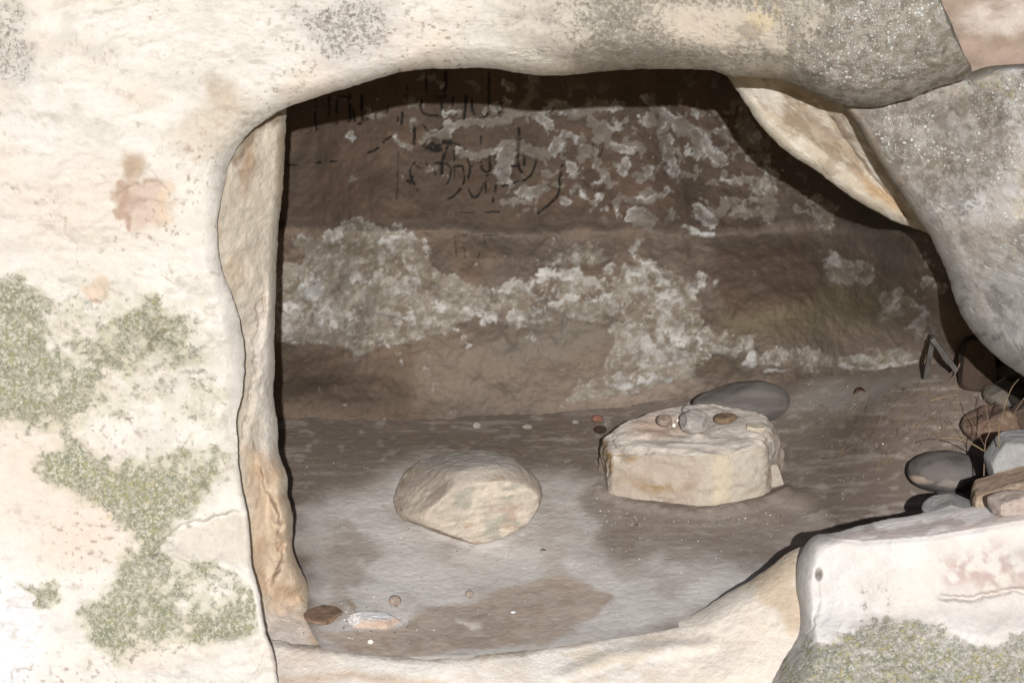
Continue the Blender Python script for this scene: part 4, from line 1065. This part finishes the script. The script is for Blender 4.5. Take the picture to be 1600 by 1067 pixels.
def top_hit(px, py):
    """point of the block's top under a photo pixel (block top is nearly level)"""
    zt = bc[2] + 0.155 * 0.80
    lo, hi = -1.0, 3.0
    for _i in range(50):
        m = 0.5 * (lo + hi); q = unproj(px, py, m)
        zz = zt + 0.063 * (q[1] - bc[1]) * 1.0
        if q[2] > zz: lo = m
        else: hi = m
    return unproj(px, py, lo)
def on_top(name, bbox, dr, label, cat, **kw):
    x0, y0, x1, y1 = bbox
    q = top_hit((x0 + x1) / 2, y1 - (y1 - y0) * 0.30)
    m = mpp(q[1]); a = (x1 - x0) / 2 * m; H = (y1 - y0) / 2 * m; b = a * dr
    c = math.sqrt(max(H * H - (b * math.sin(PITCH)) ** 2, (0.5 * H) ** 2)) / math.cos(PITCH)
    q = q + np.array([0, 0, c * 0.8])
    return tag(stone(name, q, (a, b, c), **kw), label, cat)
on_top('stone', (1062, 648, 1109, 683), 0.85, 'rounded whitish grey stone on top of the large stone block', 'stone', sub=5, seed=23, amp=0.05, fine=0.02, soft=0.05, R0=1.1,
       planes=[((0.2, -0.5, 0.85), 0.85), ((-0.9, -0.3, 0.2), 0.85), ((0.9, -0.4, 0.1), 0.85)], colf=simple((188, 182, 176), (166, 160, 154), 2, k=1.7))
on_top('stone', (1117, 648, 1151, 666), 0.8, 'small brown flat stone on top of the block, right of the whitish stone', 'stone', sub=4, seed=25, amp=0.06, fine=0.02, R0=1.15,
       planes=[((0, -0.2, 1), 0.75), ((0.8, -0.5, 0), 0.8)], colf=simple((140, 118, 98), (118, 98, 80), 3, k=1.6))
on_top('stone', (1166, 664, 1197, 679), 0.6, 'thin pale wedge of stone at the right end of the block top', 'stone', sub=4, seed=27, amp=0.04, fine=0.02, R0=1.25,
       planes=[((0, -0.2, 1), 0.6), ((-0.5, -0.9, 0), 0.7), ((1, 0, 0), 0.9), ((-1, 0, 0), 0.95)], colf=simple((200, 190, 172), (180, 166, 146), 3, k=1.5))
on_top('stone', (1066, 636, 1086, 650), 0.8, 'small grey chip on the block top just behind the whitish stone', 'stone', sub=4, seed=29, amp=0.08, fine=0.03, R0=1.1,
       planes=[((0.3, -0.5, .7), 0.7)], colf=simple((170, 166, 158), (150, 144, 136), 3, k=1.5))
on_top('stone', (1026, 650, 1050, 672), 0.9, 'reddish brown lump set in the block top left of the whitish stone', 'stone', sub=4, seed=30, amp=0.10, fine=0.04, R0=1.0,
       planes=[((0.1, -0.3, .9), 0.6)], colf=simple((152, 136, 124), (134, 118, 106), 3, k=1.4))
for i, (sx_, sy_, r_) in enumerate([(1046, 661, 4), (1053, 666, 3.5), (1059, 658, 3)]):
    o_ = on_top('stone_chip', (sx_ - r_, sy_ - r_, sx_ + r_, sy_ + r_), 0.8, ['white crumb beside the reddish lump on the block top', 'lower white crumb between the reddish lump and the whitish stone', 'smallest white crumb touching the whitish stone'][i],
                'stone chip', sub=3, seed=31 + i, amp=0.1, fine=0.03, colf=simple((232, 228, 222), None, 1, k=1.5))
    o_['group'] = 'white crumbs on the block top'

# ---- floor stones
def fstone(name, bbox, label, cat='stone', dr=0.8, sink=0.12, zoff=0.0, **kw):
    q, ax_ = on_floor(bbox, dr, sink, zoff)
    return tag(stone(name, q, ax_, **kw), label, cat)

def grey_boulder_col(U, n, V):
    k = 1.5
    k = 1.75
    col = np.ones((len(U), 3)) * A(110, 104, 100, k)
    col = mix(col, A(92, 85, 81, k), 0.8 * sstep(-0.1, 0.5, fbm3(U * [1, 1, 2], 0.7, 3, 41)))
    col = mix(col, A(104, 99, 95, k), 0.8 * sstep(0.3, 0.9, n[:, 2]))
    return col
q, ax_ = on_floor((1082, 590, 1233, 664), 0.42, 0.10)
# tail to the left: taper the ellipsoid with planes
g1 = stone('boulder', q, ax_, planes=[((-0.50, -0.1, 0.86), 0.66)], R0=1.04, sub=5, seed=43, amp=0.03, fine=0.002, soft=0.25, colf=grey_boulder_col, mat=M_smooth)
tag(g1, 'smooth dark grey boulder lying behind the stone block, against the back wall', 'boulder')

def cob_col(U, n, V):
    k = 1.4
    col = np.ones((len(U), 3)) * A(104, 98, 94, k)
    col = mix(col, A(84, 78, 75, k), 0.8 * sstep(0.0, 0.4, fbm3(U, 0.6, 4, 45)))
    col = mix(col, A(166, 148, 132, k), 0.9 * sstep(0.35, 0.15, np.hypot(U[:, 0] + 0.72, (U[:, 2] + 0.12) * 1.4) + 0.1 * fbm3(U, 0.2, 3, 46)) * sstep(0.3, -0.2, U[:, 1]))
    col = mix(col, A(142, 132, 122, k), 0.8 * sstep(0.42, 0.2, np.hypot(U[:, 0] - 0.05, (U[:, 2] + 0.2) * 1.2) + 0.12 * fbm3(U, 0.2, 3, 47)) * sstep(0.3, -0.2, U[:, 1]))
    return col
q, ax_ = on_floor((1417, 703, 1537, 770), 0.8, 0.1)
tag(stone('cobble', q, ax_, planes=[((0.2, -0.3, 0.9), 0.93)], sub=5, seed=48, amp=0.03, fine=0.004, soft=0.1, colf=cob_col, mat=M_smooth),
    'dark grey oval cobble with tan marks on its lower left', 'cobble')
fstone('cobble', (1452, 764, 1520, 806), 'dark grey cobble mostly hidden behind the ledge, just below the oval cobble', 'cobble', sub=4, seed=49, amp=0.03, fine=0.004, soft=0.1, colf=simple((98, 94, 90), (84, 80, 76), 1, k=1.4), mat=M_smooth)

def at_px(name, cx, cy, Y, w, h, dr, label, cat='stone', **kw):
    """stone at a given distance: photo centre, width and height"""
    m = mpp(Y); a = w / 2 * m; H = h / 2 * m; b = a * dr
    c = math.sqrt(max(H * H - (b * math.sin(PITCH)) ** 2, (0.4 * H) ** 2)) / math.cos(PITCH)
    return tag(stone(name, unproj(cx, cy, Y), (a, b, c), **kw), label, cat)

# stones heaped behind the ledge at the right edge
at_px('stone', 1482, 792, 0.22, 70, 36, 0.8, 'pale grey stone peeping over the ledge left of the brown slab', sub=4, seed=51, amp=0.05, fine=0.01, R0=1.2,
      planes=[((-0.6, -0.3, 0.75), 0.72), ((0.6, -0.2, 0.8), 0.8), ((0, -1, 0), 0.9)], colf=simple((166, 164, 160), (148, 145, 141), 4, k=1.8))
at_px('stone', 1592, 722, 0.34, 104, 94, 0.6, 'pale blue-grey angular stone at the right edge above the brown slab', sub=5, seed=53, amp=0.03, fine=0.008, R0=1.35,
      planes=[((-0.80, -0.1, 0.5), 0.84), ((-0.1, -0.1, 1), 0.86), ((-0.98, -0.1, -0.2), 0.92), ((0, -1, 0.1), 0.85), ((-0.4, -.8, .5), 0.9), ((0, 1, 0), 0.9), ((0, 0, -1), 1.0)], colf=simple((178, 177, 175), (160, 158, 155), 4, k=1.85))
at_px('stone', 1596, 772, 0.20, 156, 78, 0.55, 'brown earthy slab leaning on the ledge at the right edge', 'stone', sub=5, seed=55, amp=0.04, fine=0.012, R0=1.4,
      planes=[((-0.55, -0.1, 0.83), 0.66), ((-0.3, -0.75, 0.5), 0.74), ((0, -1, 0), 0.85), ((0.1, 0, 1), 0.9), ((-1, 0, 0.1), 0.95), ((1, 0, 0), 0.95), ((0, 1, 0), 0.9), ((0, 0, -1), 1.0)], colf=simple((162, 140, 120), (140, 120, 104), 4, c3=(178, 160, 140), k=1.4))
at_px('stone', 1580, 786, 0.02, 66, 32, 0.7, 'small pink broken stone resting on the ledge at the right edge', 'stone', sub=5, seed=57, amp=0.05, fine=0.02, R0=1.35, rz=0.2,
      planes=[((-0.4, -0.2, 0.9), 0.72), ((0.1, -1, 0.1), 0.75), ((-1, -0.2, 0), 0.85), ((1, 0, 0.2), 0.9), ((0, 1, 0), 0.8), ((0, 0, -1), 0.9)], colf=simple((206, 190, 178), (190, 172, 160), 4, k=1.9, sc=0.4))
# dark standing stone and its neighbours deep in the right corner
def floorY(px, py): return floor_hit(px, py)[1]
fstone('standing_stone', (1497, 522, 1558, 608), 'dark brown upright stone standing in the shade at the back right corner', 'stone', dr=0.7, sink=0.05, sub=5, seed=59, amp=0.025, fine=0.006, R0=1.35,
      planes=[((-1, -0.1, 0.12), 0.88), ((1, 0, 0.2), 0.9), ((0, -1, 0.05), 0.85), ((0, 0, 1), 0.95), ((-0.6, 0, 0.8), 1.05), ((0.6, 0, 0.8), 1.0), ((0, 0, -1), 1.0), ((0, 1, 0), 0.9)], colf=simple((78, 64, 54), (66, 54, 46), 4, k=1.8), soft=0.12)
fstone('stone', (1570, 597, 1616, 643), 'nearly black rounded stone at the right edge below the leaning boulder', sub=4, seed=61, amp=0.04, fine=0.01, colf=simple((52, 46, 42), (40, 36, 33), 4, k=1.8))
fstone('stone', (1541, 596, 1597, 634), 'dull grey stone between the dark upright stone and the black rounded one', sub=4, seed=63, amp=0.05, fine=0.01, R0=1.2,
      planes=[((-0.5, -0.2, 0.85), 0.7), ((0.2, -0.9, 0.3), 0.8)], colf=simple((112, 104, 94), (94, 86, 78), 4, k=1.7))
fstone('stone', (1552, 565, 1592, 600), 'grey stone piled behind the dull grey one at the right edge', sub=4, seed=64, amp=0.05, fine=0.01, colf=simple((74, 68, 62), (60, 54, 50), 4, k=1.8))
fstone('stone', (1510, 636, 1586, 690), 'reddish brown rough stone among the dry stems at the right', sub=5, seed=65, amp=0.06, fine=0.02, R0=1.2,
      planes=[((-0.4, -0.2, 0.85), 0.72), ((0.2, -0.9, 0.3), 0.8)], colf=simple((116, 94, 80), (94, 78, 68), 4, c3=(136, 118, 102), k=1.5))
fstone('stone', (1580, 622, 1622, 680), 'brown stone at the right edge behind the dry stems', sub=4, seed=66, amp=0.06, fine=0.02, R0=1.1,
      planes=[((-0.6, -0.2, 0.75), 0.8)], colf=simple((84, 70, 60), (70, 58, 50), 4, k=1.5))
# stones in the foreground dust
def slab_col(U, n, V):
    col = simple((208, 188, 172), (196, 172, 156), 5, k=1.6)(U, n, V)
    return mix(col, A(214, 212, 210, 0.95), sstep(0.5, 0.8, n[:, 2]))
q = floor_hit(585, 978)
tag(stone('flat_stone', q + np.array([0, 0.02, 0.012]), (0.077, 0.045, 0.021), planes=[((0, 0, 1), 0.75), ((-0.2, -1, 0), 0.8), ((0.9, -0.5, 0.1), 0.88), ((-0.9, -0.3, 0.3), 0.85), ((0, 0, -1), .9), ((0.9, 0.5, 0.3), 0.9)], R0=1.3, sub=5, seed=71, amp=0.04,
          fine=0.012, colf=slab_col), 'flat pinkish stone slab with chalky top on the dust near the left jamb', 'stone')
fstone('pebble', (607, 930, 627, 947), 'light brown pebble just behind the flat pinkish slab', 'pebble', sub=4, seed=73, amp=0.06, colf=simple((172, 156, 144), (150, 134, 122), 5, k=1.5))
fstone('pebble', (727, 922, 741, 934), 'tan pebble on the pale dust above the brown patch', 'pebble', sub=4, seed=74, amp=0.06, colf=simple((172, 158, 146), (150, 136, 124), 5, k=1.5))
fstone('pebble', (574, 998, 584, 1006), 'tiny white pebble at the edge of the sill below the flat slab', 'pebble', sub=3, seed=75, amp=0.06, colf=simple((230, 222, 212), None, 5, k=1.2))
q = floor_hit(506, 962)
tag(stone('flat_stone', q + np.array([0, 0.0, 0.003]), (0.052, 0.07, 0.012), planes=[((0, 0, 1), 0.7), ((0.9, -0.6, 0), 0.8)], R0=1.2, sub=4, seed=76, amp=0.06, colf=simple((134, 112, 94), (120, 98, 82), 5, k=1.1)),
    'brown flat stone half buried beside the foot of the left jamb', 'stone')
tag(stone('paper_scrap', floor_hit(802, 957) + np.array([0, 0, 0.003]), (0.007, 0.006, 0.003), planes=[((0, 0, 1), 0.6)], R0=1.2, sub=3, seed=77, amp=0.05, rz=0.4, colf=simple((255, 255, 252), None, 5, k=1.2)),
    'tiny bright white scrap on the brown patch of the floor', 'scrap')
fstone('pebble', (925, 648, 942, 660), 'small reddish pebble on the dark earth left of the block', 'pebble', sub=3, seed=78, amp=0.1, colf=simple((140, 96, 80), (120, 84, 70), 5, k=1.5))
fstone('pebble', (928, 665, 948, 677), 'dark brown lump on the earth touching the left end of the block', 'pebble', sub=3, seed=79, amp=0.06, colf=simple((62, 48, 38), (50, 40, 32), 5, k=1.3))
fstone('pebble', (738, 659, 752, 671), 'pale grey pebble on the dark earth near the back wall', 'pebble', sub=3, seed=80, amp=0.08, colf=simple((142, 136, 130), (126, 120, 114), 5, k=1.2))
fstone('pebble', (815, 662, 832, 671), 'pale grey pebble on the dark earth behind the tan boulder', 'pebble', sub=3, seed=81, amp=0.08, colf=simple((138, 130, 120), (120, 112, 104), 5, k=1.2))
fstone('pebble', (893, 655, 905, 663), 'small grey pebble near the back wall left of the reddish pebble', 'pebble', sub=3, seed=82, amp=0.08, colf=simple((128, 122, 114), (116, 110, 104), 5, k=1.2))
q = floor_hit(1213, 764)
tag(stone('stone_flake', q + np.array([0.0, 0.03, 0.022]), (0.040, 0.02, 0.045), planes=[((0.95, 0, 0.35), 0.55), ((0, -1, 0), 0.6), ((0, 0, -1), 0.6), ((-1, 0, 0), 0.8)], R0=1.3, sub=4, seed=83, amp=0.02, soft=0.02, colf=simple((176, 166, 152), (160, 150, 138), 5, k=1.5)),
    'pale pointed flake leaning on the right foot of the block', 'stone flake')

# ================================================================== PLANT LITTER
M_straw = flat_mat('dry_straw', (0.16, 0.115, 0.065), var=0.35, scale=30)
M_twig = flat_mat('dry_twig', (0.13, 0.09, 0.065), var=0.3, scale=20)
M_wood = flat_mat('weathered_wood', (0.055, 0.050, 0.045), var=0.3, scale=25)
M_leafb = flat_mat('dead_leaf', (0.10, 0.055, 0.035), var=0.3, scale=60)
M_leafg = flat_mat('green_leaf', (0.10, 0.11, 0.04), var=0.2, scale=60)

def tube(bm, pts, r0, r1, n=6):
    rings = []
    P = [Vector(p) for p in pts]
    for i, p in enumerate(P):
        d = (P[min(i + 1, len(P) - 1)] - P[max(i - 1, 0)]).normalized()
        a = d.cross(Vector((0.13, 0.4, 0.9))).normalized(); b = d.cross(a)
        r = r0 + (r1 - r0) * i / max(len(P) - 1, 1)
        rings.append([bm.verts.new(p + (a * math.cos(2 * math.pi * k / n) + b * math.sin(2 * math.pi * k / n)) * r) for k in range(n)])
    for A_, B_ in zip(rings[:-1], rings[1:]):
        for k in range(n): bm.faces.new((A_[k], A_[(k + 1) % n], B_[(k + 1) % n], B_[k]))
    bm.faces.new(rings[0][::-1]); bm.faces.new(rings[-1])

def bm_obj(name, bm, mat, parent=None):
    me = bpy.data.meshes.new(name); bm.normal_update(); bm.to_mesh(me); bm.free()
    for p_ in me.polygons: p_.use_smooth = True
    me.materials.append(mat)
    return new_obj(name, me, parent)

def stem(name, pxpts, Ys, r0, r1, label, mat, branches=(), group=None, cat='twig'):
    """pxpts in the photo, Ys = distances of the first and last point"""
    S = spline(pxpts, n=len(pxpts) * 6)
    Y = np.linspace(Ys[0], Ys[1], len(S))
    P = unproj(S[:, 0], S[:, 1], Y)
    bm = bmesh.new(); tube(bm, P, r0, r1)
    o = bm_obj(name, bm, mat)
    tag(o, label, cat, group)
    for bp, by in branches:
        S2 = spline(bp, n=len(bp) * 5); P2 = unproj(S2[:, 0], S2[:, 1], np.linspace(by[0], by[1], len(S2)))
        bm = bmesh.new(); tube(bm, P2, r1 * 1.1, r1 * 0.6)
        bm_obj('side_shoot', bm, mat, o)
    return o
G = 'dry stems at the right edge'
stem('dry_stem', [(1537, 755), (1538, 720), (1540, 690), (1546, 672), (1541, 640), (1538, 622)], (0.40, 0.42), 0.0026, 0.0012, 'upright dry stem rising beside the oval cobble', M_twig,
     [([(1540, 700), (1530, 680), (1518, 660), (1510, 648)], (0.41, 0.45)), ([(1540, 706), (1547, 715), (1549, 722)], (0.41, 0.38))], G)
stem('dry_stem', [(1537, 704), (1520, 694), (1500, 686), (1478, 684), (1456, 689)], (0.42, 0.46), 0.002, 0.001, 'pale dry stem lying leftwards above the oval cobble', M_straw, [([(1500, 686), (1492, 680), (1486, 672)], (0.44, 0.46))], G)
stem('dry_stem', [(1560, 698), (1561, 670), (1566, 648), (1574, 622), (1582, 604), (1592, 592)], (0.30, 0.28), 0.0024, 0.0012, 'tall thin dry stem curving up towards the leaning boulder', M_straw,
     [([(1563, 660), (1552, 662), (1540, 664)], (0.30, 0.33)), ([(1570, 640), (1578, 652), (1588, 645), (1600, 640)], (0.29, 0.27))], G)
stem('dry_stem', [(1600, 622), (1588, 640), (1578, 655), (1568, 668)], (0.30, 0.35), 0.002, 0.001, 'short dry stem leaning in from the right edge', M_twig, [], G)
stem('dry_stem', [(1500, 568), (1492, 585), (1484, 594)], (floorY(1484, 596) - .03, floorY(1484, 596)), 0.003, 0.002, 'short dark twig at the foot of the dark upright stone', M_twig, [], G)
stem('dry_stem', [(1536, 608), (1552, 600), (1572, 590)], (floorY(1536, 612), floorY(1560, 620)), 0.003, 0.002, 'pale twig lying across the grey stones in the back right corner', M_straw, [], G)
stem('dry_stem', [(1552, 628), (1568, 618), (1582, 612)], (floorY(1552, 640), floorY(1575, 642)), 0.004, 0.003, 'stout pale twig in front of the black rounded stone', M_straw, [], G)
stem('dry_stem', [(1452, 626), (1475, 620), (1497, 616)], (floorY(1452, 628), floorY(1497, 618)), 0.002, 0.001, 'straight straw lying on the earth left of the stone heap', M_straw, [], G)
stem('dry_stem', [(1496, 600), (1504, 622), (1516, 640)], (floorY(1496, 602), floorY(1516, 642)), 0.0022, 0.001, 'bent brown twig below the dark upright stone', M_twig, [], G)
# two weathered boards leaning against the wall as an inverted V
def board(p0, p1, Y0, Y1, w, label):
    a = Vector(unproj(*p0, Y0)); b = Vector(unproj(*p1, Y1))
    d = (b - a).normalized(); s = d.cross(Vector((0, 1, 0))).normalized() * w / 2; t = Vector((0, 0.012, 0))
    bm = bmesh.new()
    n = 8; R = []
    for i in range(n + 1):
        c = a.lerp(b, i / n); k = 0.92 + 0.08 * math.sin(i * 2.3)
        R.append([bm.verts.new(c + s * k - t), bm.verts.new(c - s * k - t), bm.verts.new(c - s * k + t), bm.verts.new(c + s * k + t)])
    for X, Z in zip(R[:-1], R[1:]):
        for k in range(4): bm.faces.new((X[k], X[(k + 1) % 4], Z[(k + 1) % 4], Z[k]))
    bm.faces.new(R[0][::-1]); bm.faces.new(R[-1])
    o = bm_obj('board', bm, M_wood)
    for p_ in o.data.polygons: p_.use_smooth = False
    return tag(o, label, 'board', 'grey boards leaning by the back wall')
YB = floorY(1447, 590)
board((1458, 524), (1446, 590), YB - 0.11, YB - 0.05, 0.018, 'short grey weathered board standing upright against the back wall at right')
board((1456, 528), (1494, 578), YB - 0.13, YB - 0.12, 0.018, 'grey weathered board slanting down to the right, touching the dark upright stone')

def leaf(px, py, L, w, rz, mat, label):
    c = Vector(floor_hit(px, py)) + Vector((0, 0, 0.012))
    bm = bmesh.new(); rows = []
    for i in range(7):
        t = i / 6; ww = w * math.sin(math.pi * (0.04 + 0.92 * t)) ** 0.8
        x = (t - 0.5) * L; z = 0.010 * math.sin(math.pi * t) * (L / 0.05)
        rows.append([(x, -ww / 2, z + 0.15 * ww), (x, 0, z), (x, ww / 2, z + 0.22 * ww)])
    vs_ = [[bm.verts.new(Matrix.Rotation(rz, 3, 'Z') @ Vector(p_) + c) for p_ in r] for r in rows]
    for X, Z in zip(vs_[:-1], vs_[1:]):
        for k in range(2): bm.faces.new((X[k], X[k + 1], Z[k + 1], Z[k]))
    o = bm_obj('leaf', bm, mat)
    sm = o.modifiers.new('thick', 'SOLIDIFY'); sm.thickness = 0.0006
    return tag(o, label, 'leaf')
leaf(1345, 619, 0.042, 0.034, 0.3, M_leafb, 'curled dead brown leaf on the earth in front of the back wall at right')
leaf(849, 866, 0.020, 0.012, 0.1, M_leafg, 'tiny green leaf on the pale dust in front of the tan boulder')
leaf(1414, 615, 0.014, 0.014, 0.8, M_leafb, 'tiny dark leaf on the earth right of the dead brown leaf')
leaf(996, 826, 0.012, 0.010, 0.5, M_leafb, 'tiny black leaf fragment on the floor in front of the block')

# straw litter: nobody could count it
rng = random.Random(3)
bm = bmesh.new()
def straw(px, py, L, ang, r):
    c = Vector(floor_hit(px, py))
    d = Vector((math.cos(ang), math.sin(ang), 0))
    n = Vector((-d.y, d.x, 0)); bend = rng.uniform(-0.25, 0.25)
    pts = []
    for t in (-0.5, -0.17, 0.17, 0.5):
        q_ = c + d * (t * L) + n * (bend * L * (0.25 - t * t))
        q_.z = float(floor_z(np.array([q_.x]), np.array([q_.y]))[0]) + r + 0.002
        pts.append(q_)
    tube(bm, pts, r, r * 0.6, 3)
for i in range(150):
    straw(rng.gauss(830, 170), rng.uniform(668, 716), rng.uniform(0.015, 0.06), rng.gauss(0, 0.5), rng.uniform(0.0005, 0.0009))
for i in range(230):
    straw(min(rng.gauss(1440, 75), 1600), rng.uniform(600, 730), rng.uniform(0.015, 0.09), rng.gauss(0.1, 0.9), rng.uniform(0.0005, 0.0012))
for i in range(110):
    straw(rng.uniform(470, 1350), rng.uniform(720, 900), rng.uniform(0.01, 0.04), rng.gauss(0, 0.8), rng.uniform(0.0004, 0.0008))
straw(477, 718, 0.14, 0.05, 0.0014); straw(650, 691, 0.10, 0.05, 0.001); straw(1385, 722, 0.05, -0.1, 0.0018); straw(1390, 714, 0.035, 0.9, 0.0014)
ob = bm_obj('straw_litter', bm, M_straw)
tag(ob, 'scattered bits of dry straw on the earth floor', 'straw', kind='stuff')

# crumbs of stone and grit
def crumbs(name, spots, cols, label):
    V0, F0 = ico(1)
    VV = []; FF = []; CC = []
    off = 0
    for (px_, py_, r_) in spots:
        c = floor_hit(px_, py_)
        s_ = np.array([rng.uniform(.7, 1.3), rng.uniform(.7, 1.3), rng.uniform(.5, .9)]) * r_
        v = V0 * s_ * (1 + 0.25 * _rs.rand(len(V0), 1)) + c + np.array([0, 0, r_ * 0.4])
        VV.append(v); FF.append(F0 + off); off += len(V0)
        CC.append(np.ones((len(V0), 3)) * A(*rng.choice(cols), 1.3))
    me = bpy.data.meshes.new(name); me.from_pydata(np.vstack(VV).tolist(), [], np.vstack(FF).tolist()); me.update()
    set_attrs(me, np.vstack(CC)); me.materials.append(M_stone)
    return tag(new_obj(name, me), label, kind='stuff')
sp = []
for i in range(110): sp.append((rng.gauss(560, 42), min(rng.gauss(972, 16), 1005), rng.uniform(0.001, 0.0034)))
for i in range(520): sp.append((rng.uniform(470, 1200), rng.uniform(720, 985), rng.uniform(0.0006, 0.0022)))
for i in range(400): sp.append((rng.uniform(900, 1560), rng.uniform(600, 860), rng.uniform(0.0008, 0.0026)))
for i in range(90): sp.append((rng.uniform(930, 1230), rng.uniform(796, 822), rng.uniform(0.001, 0.003)))
tag(crumbs('gravel', sp, [(186, 178, 168), (170, 160, 148), (150, 138, 126), (90, 80, 70), (120, 108, 98), (228, 222, 214)], 'fine crumbs of pale stone scattered over the cave floor'), cat='gravel')
